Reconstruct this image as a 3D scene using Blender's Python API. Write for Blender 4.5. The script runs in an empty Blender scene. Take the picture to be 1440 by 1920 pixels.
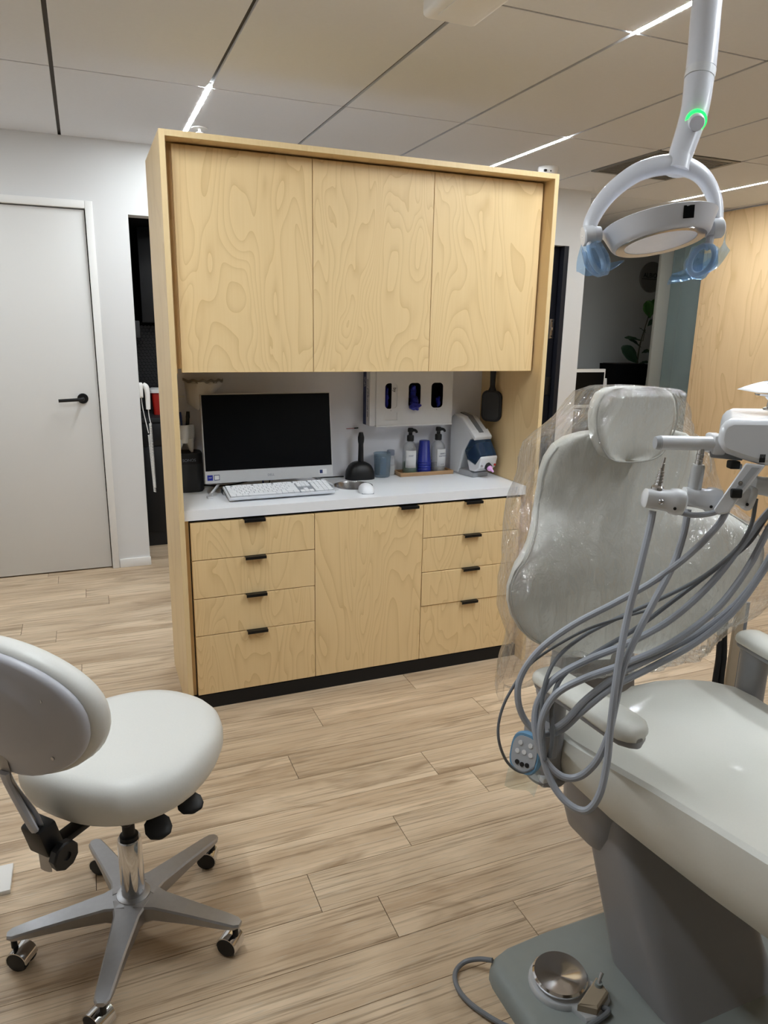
import bpy, bmesh, math, random
from mathutils import Vector, Matrix
random.seed(7)
SC = bpy.context.scene
COL = SC.collection
# ------------------------------------------------------------------ camera (fitted to a 1440x1920 frame)
F_PX, YAW, PITCH, ROLL = 1350.67, 0.390095, 0.249141, -0.018569
CAM = Vector((-0.27186, -2.61034, 1.48767))
_f = Vector((math.sin(YAW)*math.cos(PITCH), math.cos(YAW)*math.cos(PITCH), -math.sin(PITCH)))
_r = Vector((math.cos(YAW), -math.sin(YAW), 0)); _d = _f.cross(_r)
CR = _r*math.cos(ROLL) + _d*math.sin(ROLL)
CD = _d*math.cos(ROLL) - _r*math.sin(ROLL)
cam = bpy.data.cameras.new('camera'); cam_o = bpy.data.objects.new('camera', cam); COL.objects.link(cam_o)
cam.sensor_fit = 'VERTICAL'; cam.sensor_height = 36; cam.sensor_width = 27; cam.lens = F_PX/1920*36
cam.clip_start = 0.02
M = Matrix.Identity(4)
for i in range(3):
    M[i][0] = CR[i]; M[i][1] = -CD[i]; M[i][2] = -_f[i]; M[i][3] = CAM[i]
cam_o.matrix_world = M
SC.camera = cam_o
# ------------------------------------------------------------------ world + exposure (all light comes from the ceiling lamps)
SC.view_settings.view_transform = 'Standard'; SC.view_settings.look = 'None'
SC.view_settings.gamma = 1; SC.view_settings.use_curve_mapping = False
SC.view_settings.exposure = 0.14
LED = 285.0            # radiance of the ceiling strips
w = bpy.data.worlds.new('world'); SC.world = w; w.use_nodes = True
w.node_tree.nodes['Background'].inputs[0].default_value = (1, .98, .95, 1)
w.node_tree.nodes['Background'].inputs[1].default_value = 0.0

# ------------------------------------------------------------------ pixel -> place helpers
def ray(u, v): return _f + CR*((u-720)/F_PX) + CD*((v-960)/F_PX)
def at(u, v, dep): return CAM + ray(u, v)*dep
def onZ(u, v, z): d = ray(u, v); return CAM + d*((z-CAM.z)/d.z)
def onY(u, v, y): d = ray(u, v); return CAM + d*((y-CAM.y)/d.y)
def onX(u, v, x): d = ray(u, v); return CAM + d*((x-CAM.x)/d.x)

# ------------------------------------------------------------------ materials
MAT = {}
def lin(c):
    if isinstance(c, str): c = [int(c[i:i+2], 16)/255 for i in (0, 2, 4)]
    return tuple(((x/12.92) if x <= .04045 else ((x+.055)/1.055)**2.4) for x in c)
def mat(name, col, rough=.5, metal=0, var=.04, nscale=40, bump=0, spec=.5, coat=0, emit=0, trans=0, ior=1.45, alpha=1, sub=0):
    m = bpy.data.materials.new(name); m.use_nodes = True; MAT[name] = m
    nt = m.node_tree; b = nt.nodes['Principled BSDF']; c = lin(col)
    b.inputs['Roughness'].default_value = rough; b.inputs['Metallic'].default_value = metal
    b.inputs['Specular IOR Level'].default_value = spec; b.inputs['Coat Weight'].default_value = coat
    b.inputs['Transmission Weight'].default_value = trans; b.inputs['IOR'].default_value = ior; b.inputs['Alpha'].default_value = alpha
    tc = nt.nodes.new('ShaderNodeTexCoord'); n = nt.nodes.new('ShaderNodeTexNoise')
    n.inputs['Scale'].default_value = nscale; n.inputs['Detail'].default_value = 3
    nt.links.new(tc.outputs['Object'], n.inputs['Vector'])
    mx = nt.nodes.new('ShaderNodeMix'); mx.data_type = 'RGBA'
    mx.inputs['A'].default_value = tuple(x*(1-var) for x in c)+(1,); mx.inputs['B'].default_value = tuple(min(1, x*(1+var)) for x in c)+(1,)
    nt.links.new(n.outputs['Fac'], mx.inputs['Factor']); nt.links.new(mx.outputs['Result'], b.inputs['Base Color'])
    if bump:
        bp = nt.nodes.new('ShaderNodeBump'); bp.inputs['Strength'].default_value = bump; bp.inputs['Distance'].default_value = .002
        nt.links.new(n.outputs['Fac'], bp.inputs['Height']); nt.links.new(bp.outputs['Normal'], b.inputs['Normal'])
    if emit:
        b.inputs['Emission Color'].default_value = c+(1,); b.inputs['Emission Strength'].default_value = emit
    return m
def nodes_of(name, rough):
    m = bpy.data.materials.new(name); m.use_nodes = True; MAT[name] = m
    nt = m.node_tree; b = nt.nodes['Principled BSDF']; b.inputs['Roughness'].default_value = rough
    return m, nt, b
def birch(name, light, mid, dark, grain=(2.6, 2.6, .75), rings=13, rough=.42, contrast=1.0):
    m, nt, b = nodes_of(name, rough); N = nt.nodes.new; L = nt.links.new
    tc = N('ShaderNodeTexCoord'); oi = N('ShaderNodeObjectInfo')
    off = N('ShaderNodeVectorMath'); off.operation = 'SCALE'; off.inputs[0].default_value = (7.3, 3.1, 9.7); L(oi.outputs['Random'], off.inputs['Scale'])
    ad = N('ShaderNodeVectorMath'); ad.operation = 'ADD'; L(tc.outputs['Object'], ad.inputs[0]); L(off.outputs[0], ad.inputs[1])
    mp = N('ShaderNodeVectorMath'); mp.operation = 'MULTIPLY'; mp.inputs[1].default_value = grain; L(ad.outputs[0], mp.inputs[0])
    n1 = N('ShaderNodeTexNoise'); n1.inputs['Scale'].default_value = 1.35; n1.inputs['Detail'].default_value = 2.2; n1.inputs['Roughness'].default_value = .5; n1.inputs['Distortion'].default_value = .7
    L(mp.outputs[0], n1.inputs['Vector'])
    mu = N('ShaderNodeMath'); mu.operation = 'MULTIPLY'; mu.inputs[1].default_value = rings; L(n1.outputs['Fac'], mu.inputs[0])
    fr = N('ShaderNodeMath'); fr.operation = 'FRACT'; L(mu.outputs[0], fr.inputs[0])
    rp = N('ShaderNodeValToRGB'); e = rp.color_ramp.elements
    e[0].position = 0; e[0].color = (.62*contrast,)*3+(1,); e[1].position = 1; e[1].color = (0, 0, 0, 1)
    e2 = rp.color_ramp.elements.new(.07); e2.color = (.40*contrast,)*3+(1,)
    e3 = rp.color_ramp.elements.new(.30); e3.color = (.12*contrast,)*3+(1,)
    e5 = rp.color_ramp.elements.new(.60); e5.color = (.02,)*3+(1,)
    e4 = rp.color_ramp.elements.new(.95); e4.color = (0, 0, 0, 1)
    L(fr.outputs[0], rp.inputs['Fac'])
    mp2 = N('ShaderNodeVectorMath'); mp2.operation = 'MULTIPLY'; mp2.inputs[1].default_value = (140, 140, 5); L(ad.outputs[0], mp2.inputs[0])
    n2 = N('ShaderNodeTexNoise'); n2.inputs['Scale'].default_value = 1; n2.inputs['Detail'].default_value = 2; L(mp2.outputs[0], n2.inputs['Vector'])
    mx = N('ShaderNodeMix'); mx.data_type = 'RGBA'; mx.inputs['A'].default_value = lin(light)+(1,); mx.inputs['B'].default_value = lin(mid)+(1,); L(n2.outputs['Fac'], mx.inputs['Factor'])
    mx2 = N('ShaderNodeMix'); mx2.data_type = 'RGBA'; L(mx.outputs['Result'], mx2.inputs['A']); mx2.inputs['B'].default_value = lin(dark)+(1,); L(rp.outputs['Color'], mx2.inputs['Factor'])
    L(mx2.outputs['Result'], b.inputs['Base Color']); b.inputs['Specular IOR Level'].default_value = .35
    return m
def plank_mat():
    m, nt, b = nodes_of('floor_plank', .42); N = nt.nodes.new; L = nt.links.new
    tc = N('ShaderNodeTexCoord'); oi = N('ShaderNodeObjectInfo')
    off = N('ShaderNodeVectorMath'); off.operation = 'SCALE'; off.inputs[0].default_value = (31.3, 17.1, 5); L(oi.outputs['Random'], off.inputs['Scale'])
    geo = N('ShaderNodeNewGeometry')
    ad = N('ShaderNodeVectorMath'); ad.operation = 'ADD'; L(geo.outputs['Position'], ad.inputs[0]); L(off.outputs[0], ad.inputs[1])
    def noise(sc, scale=1, det=4, dist=0, rough=.6):
        mp = N('ShaderNodeVectorMath'); mp.operation = 'MULTIPLY'; mp.inputs[1].default_value = sc; L(ad.outputs[0], mp.inputs[0])
        n = N('ShaderNodeTexNoise'); n.inputs['Scale'].default_value = scale; n.inputs['Detail'].default_value = det; n.inputs['Distortion'].default_value = dist; n.inputs['Roughness'].default_value = rough
        L(mp.outputs[0], n.inputs['Vector']); return n
    def mix(fac, a, bb, blend='MIX'):
        x = N('ShaderNodeMix'); x.data_type = 'RGBA'; x.blend_type = blend
        for s, v in (('Factor', fac), ('A', a), ('B', bb)):
            if isinstance(v, (tuple, float)): x.inputs[s].default_value = v
            else: L(v, x.inputs[s])
        return x.outputs['Result']
    def ramp(src, a, bpos):
        r = N('ShaderNodeValToRGB'); r.color_ramp.elements[0].position = a; r.color_ramp.elements[1].position = bpos; L(src, r.inputs['Fac']); return r.outputs['Color']
    big = noise((1.0, 7, 1), 1, 5, .8); streak = noise((2.2, 95, 1), 1, 4, .25, .7); fine = noise((16, 260, 1), 1, 3); cloud = noise((.9, 4.5, 1), 1.6, 3, 1.2)
    c = mix(ramp(big.outputs['Fac'], .34, .66), lin('b49877')+(1,), lin('dbc2a1')+(1,))
    c = mix(ramp(streak.outputs['Fac'], .50, .72), c, lin('7f664a')+(1,))
    c = mix(ramp(cloud.outputs['Fac'], .56, .76), c, lin('8d7152')+(1,))
    c = mix(ramp(fine.outputs['Fac'], .56, .78), c, lin('bfb09a')+(1,))
    tone = N('ShaderNodeMapRange'); tone.inputs['To Min'].default_value = .93; tone.inputs['To Max'].default_value = 1.06; L(oi.outputs['Random'], tone.inputs['Value'])
    hs = N('ShaderNodeHueSaturation'); L(c, hs.inputs['Color']); L(tone.outputs['Result'], hs.inputs['Value']); hs.inputs['Saturation'].default_value = .92
    L(hs.outputs['Color'], b.inputs['Base Color'])
    bp = N('ShaderNodeBump'); bp.inputs['Strength'].default_value = .25; bp.inputs['Distance'].default_value = .001; L(streak.outputs['Fac'], bp.inputs['Height']); L(bp.outputs['Normal'], b.inputs['Normal'])
    b.inputs['Specular IOR Level'].default_value = .4
def film(name, tint, base=.03, haze=.04, wr=18, wstr=.6, rough=.06, tcol=None, stretch=(1, 1, .45), rot=0, dist=.02):
    """clear plastic film: lets light through, gloss grows at grazing angles"""
    m = bpy.data.materials.new(name); m.use_nodes = True; MAT[name] = m
    nt = m.node_tree; nt.nodes.clear(); N = nt.nodes.new; L = nt.links.new
    out = N('ShaderNodeOutputMaterial'); tr = N('ShaderNodeBsdfTransparent'); gl = N('ShaderNodeBsdfGlossy'); df = N('ShaderNodeBsdfDiffuse')
    tr.inputs[0].default_value = (tcol or (.97, .97, .97))+(1,); gl.inputs['Roughness'].default_value = rough; df.inputs[0].default_value = lin(tint)+(1,)
    tc = N('ShaderNodeTexCoord'); mp = N('ShaderNodeMapping'); mp.inputs['Rotation'].default_value = (0, rot, 0); mp.inputs['Scale'].default_value = stretch; L(tc.outputs['Object'], mp.inputs[0])
    n = N('ShaderNodeTexNoise'); n.inputs['Scale'].default_value = wr; n.inputs['Detail'].default_value = 3; n.inputs['Distortion'].default_value = 1.2; L(mp.outputs[0], n.inputs['Vector'])
    bp = N('ShaderNodeBump'); bp.inputs['Strength'].default_value = wstr; bp.inputs['Distance'].default_value = dist; L(n.outputs['Fac'], bp.inputs['Height'])
    fr = N('ShaderNodeFresnel'); fr.inputs['IOR'].default_value = 1.25; L(bp.outputs['Normal'], gl.inputs['Normal'])
    a0 = N('ShaderNodeMath'); a0.operation = 'MULTIPLY_ADD'; a0.inputs[1].default_value = .55; a0.inputs[2].default_value = base; L(fr.outputs[0], a0.inputs[0])
    ad = N('ShaderNodeMath'); ad.operation = 'MINIMUM'; ad.inputs[1].default_value = .4; L(a0.outputs[0], ad.inputs[0])
    m1 = N('ShaderNodeMixShader'); m1.inputs[0].default_value = haze; L(tr.outputs[0], m1.inputs[1]); L(df.outputs[0], m1.inputs[2])
    m2 = N('ShaderNodeMixShader'); L(ad.outputs[0], m2.inputs[0]); L(m1.outputs[0], m2.inputs[1]); L(gl.outputs[0], m2.inputs[2])
    L(m2.outputs[0], out.inputs[0])
    return m

mat('wall_paint', 'd8d7d5', .75, var=.015, nscale=3)
mat('ceiling_white', 'e2e3e6', .85, var=.02, nscale=60, bump=.05)
mat('grid_dark', '55504b', .8)
mat('door_white', 'd9d7d3', .45, var=.01, nscale=2)
mat('trim_white', 'e6e4e0', .45, var=.01)
mat('black_metal', '0d0d0e', .38, .2)
mat('black_plastic', '121214', .45)
mat('black_matte', '08080a', .8, spec=.2)
mat('navy', '0b0d18', .6)
mat('dark_grey', '2a2b2d', .5)
mat('laminate_white', 'eef0f4', .28, var=.01)
mat('niche_grey', 'e8e8ee', .6, var=.02, nscale=2)
mat('plinth_black', '060607', .6)
birch('birch', 'e9cd9d', 'e3c592', 'c09c66', grain=(3.4, 3.4, .72), rings=23, contrast=.7)
birch('birch_side', 'e6cb9c', 'dfc291', 'c09c66', rings=5, contrast=.5)
birch('birch_edge', 'e9d0a2', 'dfc291', 'c09c66', rings=4, contrast=.3)
birch('birch_warm', 'e2c398', 'dab98c', 'b8925f', grain=(2, 2, .5), rings=12, contrast=.7)
plank_mat()
mat('plank_gap', '4a3c2e', .9)
mat('upholstery', 'd2d1c9', .42, var=.03, nscale=220, bump=.06, coat=.05)
mat('upholstery_stool', 'd2d1cc', .42, var=.03, nscale=220, bump=.05)
mat('seam', 'aeada6', .7)
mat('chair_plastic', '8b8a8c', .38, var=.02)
mat('unit_plastic', 'd6d8dc', .25, var=.01, coat=.2)
mat('unit_grey', 'a8abb0', .3, var=.02)
mat('shell_grey', 'b4b4ba', .38, var=.02)
mat('base_grey', '868c8a', .5, var=.05, bump=.05)
mat('hose_grey', '9ca0a8', .38, var=.03)
mat('hose_dark', '6e7176', .4)
mat('chrome', 'd8d8da', .08, 1, var=.01)
mat('steel', 'b4b4b6', .26, 1, var=.05, nscale=30)
mat('brushed', 'a6a6a8', .42, 1, var=.06, nscale=80)
mat('rubber_black', '0c0c0c', .6)
mat('light_plastic', 'cdcfd6', .28, var=.01)
mat('lens_white', 'f4f4fb', .6)
mat('lens_clear', 'c8c8ca', .14, 1, var=.01)
mat('green_led', '20ff58', .4, emit=2.2)
mat('screen_black', '040508', .3, spec=.2)
mat('silver_plastic', 'c6c8cb', .35, .3)
mat('key_white', 'e8eaee', .4)
mat('kb_body', 'cfd2d8', .4)
mat('key_gap', '8d9198', .6)
mat('tooth_white', 'd6d6d4', .3)
mat('blue_plastic', '1d2a8c', .35)
mat('blue_glove', '1c2490', .45, var=.15, nscale=20)
mat('navy_print', '23305e', .45)
mat('paper_white', 'd9d9da', .6)
mat('print_grey', '7c8190', .6)
mat('print_black', '1a1a1c', .6)
mat('tray_wood', 'b08d68', .5, var=.12, nscale=18)
mat('green_liquid', '1f7a3c', .15, trans=.5, ior=1.33)
mat('glassy', 'e4eef0', .05, trans=.95, ior=1.3)
mat('glass_blue', 'b9cbd8', .12, trans=.8, ior=1.3)
mat('smoke_window', '4a6788', .08, trans=.75, ior=1.3)
mat('pink_tip', 'd9a5d8', .35)
mat('red_bin', 'a81e12', .4)
mat('leaf_green', '3c6b2c', .45, var=.25, nscale=9)
mat('leaf_dark', '2a4430', .5, var=.25, nscale=9)
mat('stem_brown', '4a4634', .7)
mat('tissue', 'f2f2f4', .8)
mat('soil', '2a221b', .9)
mat('sign_grey', '8f8d88', .4, .3)
mat('reception_wall', 'd4d6d4', .8, var=.02, nscale=3)
mat('column_grey', '8a8880', .7, var=.02)
mat('desk_beige', '9a8c78', .6)
mat('glass_teal', 'b4c4c2', .08, trans=.7, ior=1.2)
mat('blue_film_solid', '7fb2d8', .25, trans=.35, ior=1.2, alpha=.85)
film('clear_film', 'f2f2f4', .13, .05, 30, .8, .06, None, (1, 1, .2), -.5, .03)
film('tissue_film', 'e8e8ea', .02, .55, 12, .3, .3)
film('blue_film', '9cc4ee', .08, .24, 14, .7, .1, (.62, .80, .97))
film('thin_film', 'c9d6cf', .04, .25, 10, .5, .1, (.9, .93, .9))
film('glass_film', 'f0f4f4', .05, .06, 12, .2, .05)
film('clear_cup', 'e6e8ea', .05, .18, 12, .4, .08)
m = mat('led', 'ffffff', .5); bn = m.node_tree.nodes['Principled BSDF']; bn.inputs['Emission Color'].default_value = (.88, .95, 1, 1); bn.inputs['Emission Strength'].default_value = LED

# ------------------------------------------------------------------ object helpers
BASE = {}
def tag(o, label=None, cat=None, group=None, kind=None):
    if label: o['label'] = label
    if cat: o['category'] = cat
    if group: o['group'] = group
    if kind: o['kind'] = kind
    return o
def thing(name, loc, label, cat, group=None):
    o = bpy.data.objects.new(name, None); COL.objects.link(o); o.empty_display_size = .05
    o.location = loc; BASE[o.name] = Vector(loc); return tag(o, label, cat, group)
def smooth_path(pts, sub=6):
    P = [Vector(p) for p in pts]
    if len(P) < 3: return P
    out = []
    for i in range(len(P)-1):
        p0 = P[i-1] if i else P[0]*2-P[1]; p1 = P[i]; p2 = P[i+1]; p3 = P[i+2] if i+2 < len(P) else P[-1]*2-P[-2]
        for k in range(sub):
            t = k/sub
            out.append(.5*((2*p1)+(p2-p0)*t+(2*p0-5*p1+4*p2-p3)*t*t+(3*p1-p0-3*p2+p3)*t**3))
    return out+[P[-1]]
class MB:
    def __init__(s): s.bm = bmesh.new()
    def box(s, x0, x1, y0, y1, z0, z1, bevel=0, seg=2):
        return s.obox(Vector(((x0+x1)/2, (y0+y1)/2, (z0+z1)/2)), (abs(x1-x0), abs(y1-y0), abs(z1-z0)), None, bevel, seg)
    def obox(s, c, size, rot=None, bevel=0, seg=2):
        R = rot.to_4x4() if rot is not None else Matrix.Identity(4)
        g = bmesh.ops.create_cube(s.bm, size=1, matrix=Matrix.Translation(c) @ R @ Matrix.Diagonal((size[0], size[1], size[2], 1)))
        if bevel:
            es = list({e for v in g['verts'] for e in v.link_edges})
            bmesh.ops.bevel(s.bm, geom=es, offset=bevel, segments=seg, profile=.5, affect='EDGES')
        return s
    def loft(s, rings, cap0=True, cap1=True, closed=True):
        vr = [[s.bm.verts.new(p) for p in r] for r in rings]; n = len(rings[0])
        for a, b in zip(vr, vr[1:]):
            for i in range(n if closed else n-1):
                j = (i+1) % n
                try: s.bm.faces.new((a[i], a[j], b[j], b[i]))
                except ValueError: pass
        if closed and cap0: s.bm.faces.new(list(reversed(vr[0])))
        if closed and cap1: s.bm.faces.new(vr[-1])
        return s
    def tube(s, pts, r, n=10, sub=6, cap=True, flat=1.0):
        P = smooth_path(pts, sub) if sub > 1 else [Vector(p) for p in pts]
        rs = r if isinstance(r, (list, tuple)) else None
        up = None; rings = []
        for i, p in enumerate(P):
            t = (P[min(i+1, len(P)-1)]-P[max(i-1, 0)])
            t = t.normalized() if t.length > 1e-9 else Vector((0, 0, 1))
            if up is None:
                up = t.orthogonal().normalized()
            up = (up - t*up.dot(t)); up = up.normalized() if up.length > 1e-6 else t.orthogonal().normalized()
            sd = t.cross(up)
            if rs:
                q = i/(len(P)-1)*(len(rs)-1); k = min(int(q), len(rs)-2); rr = rs[k]+(rs[k+1]-rs[k])*(q-k)
            else: rr = r
            rings.append([p + up*math.cos(a)*rr*flat + sd*math.sin(a)*rr for a in (2*math.pi*k/n for k in range(n))])
        return s.loft(rings, cap, cap)
    def cyl(s, p0, p1, r0, r1=None, n=24): 
        p0 = Vector(p0); p1 = Vector(p1); t = (p1-p0).normalized(); u = t.orthogonal().normalized(); v = t.cross(u)
        r1 = r0 if r1 is None else r1
        R = lambda p, r: [p+(u*math.cos(2*math.pi*k/n)+v*math.sin(2*math.pi*k/n))*r for k in range(n)]
        return s.loft([R(p0, r0), R(p1, r1)])
    def lathe(s, prof, o, ax=(0, 0, 1), n=28, sx=1, sy=1, u=None, ring=False):
        if ring: prof = list(prof)+[prof[0]]
        o = Vector(o); t = Vector(ax).normalized(); u = Vector(u).normalized() if u is not None else t.orthogonal().normalized(); v = t.cross(u)
        return s.loft([[o+t*h+(u*math.cos(2*math.pi*k/n)*sx+v*math.sin(2*math.pi*k/n)*sy)*max(r, 1e-4) for k in range(n)] for r, h in prof], not ring, not ring)
    def prism(s, poly, vec):
        vec = Vector(vec); P = [Vector(p) for p in poly]
        return s.loft([P, [p+vec for p in P]])
    def ell(s, c, r, rot=None, n=20, m=12):
        R = rot if rot is not None else Matrix.Identity(3); c = Vector(c)
        rings = []
        for j in range(1, m):
            a = math.pi*j/m
            rings.append([c+R @ Vector((r[0]*math.sin(a)*math.cos(2*math.pi*k/n), r[1]*math.sin(a)*math.sin(2*math.pi*k/n), -r[2]*math.cos(a))) for k in range(n)])
        return s.loft(rings)
    def grid(s, rows):
        return s.loft(rows, closed=False)
    def obj(s, name, m, parent=None, base=None, angle=35, sub=0, solid=0, bevel=0):
        bmesh.ops.remove_doubles(s.bm, verts=s.bm.verts, dist=1e-6)
        bmesh.ops.recalc_face_normals(s.bm, faces=s.bm.faces)
        if parent is not None: b = BASE[parent.name]
        elif base is not None: b = Vector(base)
        else:
            xs = [v.co for v in s.bm.verts]
            b = Vector(((min(c.x for c in xs)+max(c.x for c in xs))/2, (min(c.y for c in xs)+max(c.y for c in xs))/2, min(c.z for c in xs)))
        for v in s.bm.verts: v.co -= b
        me = bpy.data.meshes.new(name); s.bm.to_mesh(me); s.bm.free()
        me.polygons.foreach_set('use_smooth', [True]*len(me.polygons))
        try: me.set_sharp_from_angle(angle=math.radians(angle))
        except Exception: pass
        o = bpy.data.objects.new(name, me); COL.objects.link(o)
        me.materials.append(MAT[m] if isinstance(m, str) else m)
        if parent is not None: o.parent = parent
        else: o.location = b
        BASE[o.name] = b
        if bevel:
            md = o.modifiers.new('bevel', 'BEVEL'); md.width = bevel; md.segments = 2; md.limit_method = 'ANGLE'
        if sub:
            md = o.modifiers.new('sub', 'SUBSURF'); md.levels = sub; md.render_levels = sub
        if solid:
            md = o.modifiers.new('solid', 'SOLIDIFY'); md.thickness = solid
        return o
def plate_holes(outer, holes, to3, vec):
    """flat plate from 2D loops with holes, pushed out by vec"""
    mb = MB(); es = []
    for loop in [outer]+holes:
        vs = [mb.bm.verts.new(to3(p)) for p in loop]
        es += [mb.bm.edges.new((vs[i], vs[(i+1) % len(vs)])) for i in range(len(vs))]
    bmesh.ops.triangle_fill(mb.bm, use_beauty=True, use_dissolve=False, edges=es)
    g = bmesh.ops.extrude_face_region(mb.bm, geom=list(mb.bm.faces))
    bmesh.ops.translate(mb.bm, vec=Vector(vec), verts=[v for v in g['geom'] if isinstance(v, bmesh.types.BMVert)])
    return mb
def rrect(x0, x1, z0, z1, r, n=5):
    out = []
    for cx, cz, a0 in ((x1-r, z1-r, 0), (x0+r, z1-r, 90), (x0+r, z0+r, 180), (x1-r, z0+r, 270)):
        for k in range(n+1):
            a = math.radians(a0+90*k/n); out.append((cx+r*math.cos(a), cz+r*math.sin(a)))
    return out
def text(name, body, size, loc, xa, up, m, parent, extrude=.0004, align='CENTER'):
    cu = bpy.data.curves.new(name, 'FONT'); cu.body = body; cu.size = size; cu.align_x = align; cu.align_y = 'CENTER'; cu.extrude = extrude
    t = bpy.data.objects.new(name, cu); COL.objects.link(t)
    dg = bpy.context.evaluated_depsgraph_get(); me = bpy.data.meshes.new_from_object(t.evaluated_get(dg))
    bpy.data.objects.remove(t); bpy.data.curves.remove(cu)
    X = Vector(xa).normalized(); Y = Vector(up).normalized(); Z = X.cross(Y).normalized(); Y = Z.cross(X)
    R = Matrix((X, Y, Z)).transposed()
    b = BASE[parent.name]
    for v in me.vertices: v.co = R @ v.co + Vector(loc) - b
    o = bpy.data.objects.new(name, me); COL.objects.link(o); o.parent = parent; BASE[o.name] = b
    me.materials.clear(); me.materials.append(MAT[m]); return o
def dup(o, delta, parent=None):
    c = o.copy(); COL.objects.link(c)
    if parent is not None: c.parent = parent
    c.location = o.location + Vector(delta); BASE[c.name] = BASE[o.name]
    return c
def struct(o, label=None):
    o['kind'] = 'structure'
    if label: o['label'] = label
    return o
#@@ROOM
# ================================================================== ROOM
ZC, YW = 2.469, 2.004
X0, X1, YF = -2.4, 4.65, -4.6            # left wall, wood wall, wall behind the camera
YR, XR = 4.25, 8.0                        # reception wall, reception far side
fl = struct(MB().box(X0-.1, XR, YF-.1, YR+.1, -.06, -.0035).obj('floor', 'plank_gap', base=(0, 0, 0)), 'light oak plank floor of the treatment room')
PITCHP, LEN = .1455, 1.219
joint = {0: .351, -1: .685, 1: .195, 2: .517, 3: .866, 4: .75, 5: .293, 7: .47, 6: 1.12, -2: 1.02, 8: .93, 9: .12, 10: -.46, -3: .30, -4: .9}
proto = None; rest = MB()
for r in range(-24, 38):
    y0 = -1.247+PITCHP*r
    if y0 > YR: break
    jx = joint.get(r, random.uniform(0, LEN)); k0 = math.floor((X0-jx)/LEN)
    for k in range(k0, 10):
        xa, xb = max(jx+k*LEN, X0), min(jx+(k+1)*LEN, XR)
        if xb-xa < .02: continue
        near = -2.3 < y0 < 2.0 and xa > -2.3 and xb < 4.4 and xb-xa > 1.2
        if near:
            if proto is None:
                proto = MB().box(-LEN/2+.001, LEN/2-.001, -PITCHP/2+.0007, PITCHP/2-.0007, -.0035, 0).obj('plank', 'floor_plank', base=(0, 0, 0))
                o = proto
            else:
                o = proto.copy(); COL.objects.link(o)
            o.location = ((xa+xb)/2, y0+PITCHP/2, 0); o.parent = fl
        else:
            rest.box(xa+.001, xb-.001, y0+.0007, y0+PITCHP-.0007, -.0035, 0)
o = rest.obj('far_planks', 'floor_plank', fl); o['kind'] = 'stuff'

# ceiling: dark grid plane with panels hung under it
ce = struct(MB().box(X0-.1, XR, YF-.1, YR+.1, ZC+.012, ZC+.08).obj('ceiling', 'grid_dark', base=(0, 0, ZC)), 'suspended ceiling of large matte off-white panels')
GX, GY, SX, SY = .306, .850, .6125, 1.2195
proto = MB().box(-SX/2+.008, SX/2-.008, -SY/2+.0045, SY/2-.0045, ZC, ZC+.014, .001, 1).obj('ceiling_panel', 'ceiling_white', base=(0, 0, ZC))
first = True; edge = MB()
vent_cell = (4, 0)
for i in range(-5, 13):
    for j in range(-5, 3):
        xa, ya = GX+i*SX, GY+j*SY
        if (i, j) == vent_cell: continue
        if xa < X0-.3 or xa > XR-.4 or ya < YF-.2 or ya > YR-.2: continue
        if first: o = proto; first = False
        else: o = proto.copy(); COL.objects.link(o)
        o.location = (xa+SX/2, ya+SY/2, ZC); o.parent = ce; o.matrix_parent_inverse = Matrix.Translation((0, 0, -ZC))
xa, ya = GX+4*SX, GY
MB().box(xa+.008, xa+SX-.008, ya+.61+.003, ya+SY-.003, ZC, ZC+.014).obj('ceiling_panel', 'ceiling_white', ce)

# walls
W = MB()
W.box(X0, -1.165, YW, YW+.12, 0, ZC).box(-1.165, -.168, YW, YW+.12, 2.145, ZC).box(-.168, .018, YW, YW+.12, 0, ZC)
W.box(.018, 3.037, YW, YW+.12, 2.09, ZC).box(3.037, 3.19, YW, YW+.12, 0, ZC)
struct(W.obj('wall_back', 'wall_paint', base=(0, YW, 0)), 'white painted wall behind the birch cabinet')
struct(MB().box(-.165, .022, YW-.012, YW+.0005, 0, .055, .002).obj('baseboard_back', 'trim_white', base=(0, YW, 0)), 'low white baseboard beside the white door')
struct(MB().box(X0-.1, X0, YF, YW+.1, 0, ZC).obj('wall_left', 'wall_paint'), 'white side wall')
struct(MB().box(X0-.1, X1+.1, YF-.1, YF, 0, ZC).obj('wall_front', 'column_grey'), 'grey wall facing the cabinet')
wr = struct(MB().box(X1+.02, X1+.09, YF, 2.36, 0, ZC).obj('wall_right', 'wall_paint', base=(X1, 0, 0)), 'wall clad in birch panels')
ys = [2.35, 2.31, 1.09, -.13, -1.35, -2.57, -3.79, -4.59]
for a, b in zip(ys, ys[1:]):
    MB().box(X1, X1+.02, b+.003, a-.003, .02, ZC-.01, .001, 1).obj('birch_panel', 'birch_warm', wr)
struct(MB().box(3.09, 3.19, YW+.12, YR, 0, ZC).obj('wall_passage', 'wall_paint'), 'side of the white wall toward the reception')
struct(MB().box(3.0, XR, YR, YR+.1, 0, ZC).obj('wall_reception', 'reception_wall'), 'pale reception wall carrying the round sign')
struct(MB().box(XR, XR+.1, 2, YR, 0, ZC).obj('wall_reception_side', 'reception_wall'), 'far side wall of the reception')
struct(MB().box(X1+.09, XR, 2.30, 2.36, 0, ZC).obj('wall_reception_front', 'wall_paint'), 'wall closing the reception behind the birch panels')
struct(MB().box(4.565, 4.83, 2.75, 2.785, 0, ZC, .004).obj('wall_column', 'column_grey'), 'grey painted column between reception and glass')
g = struct(MB().box(4.695, 4.705, 2.37, 2.745, .01, ZC-.01).obj('window_1', 'glass_teal'), 'narrow greenish glass sidelight beside the birch wall')
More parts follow.
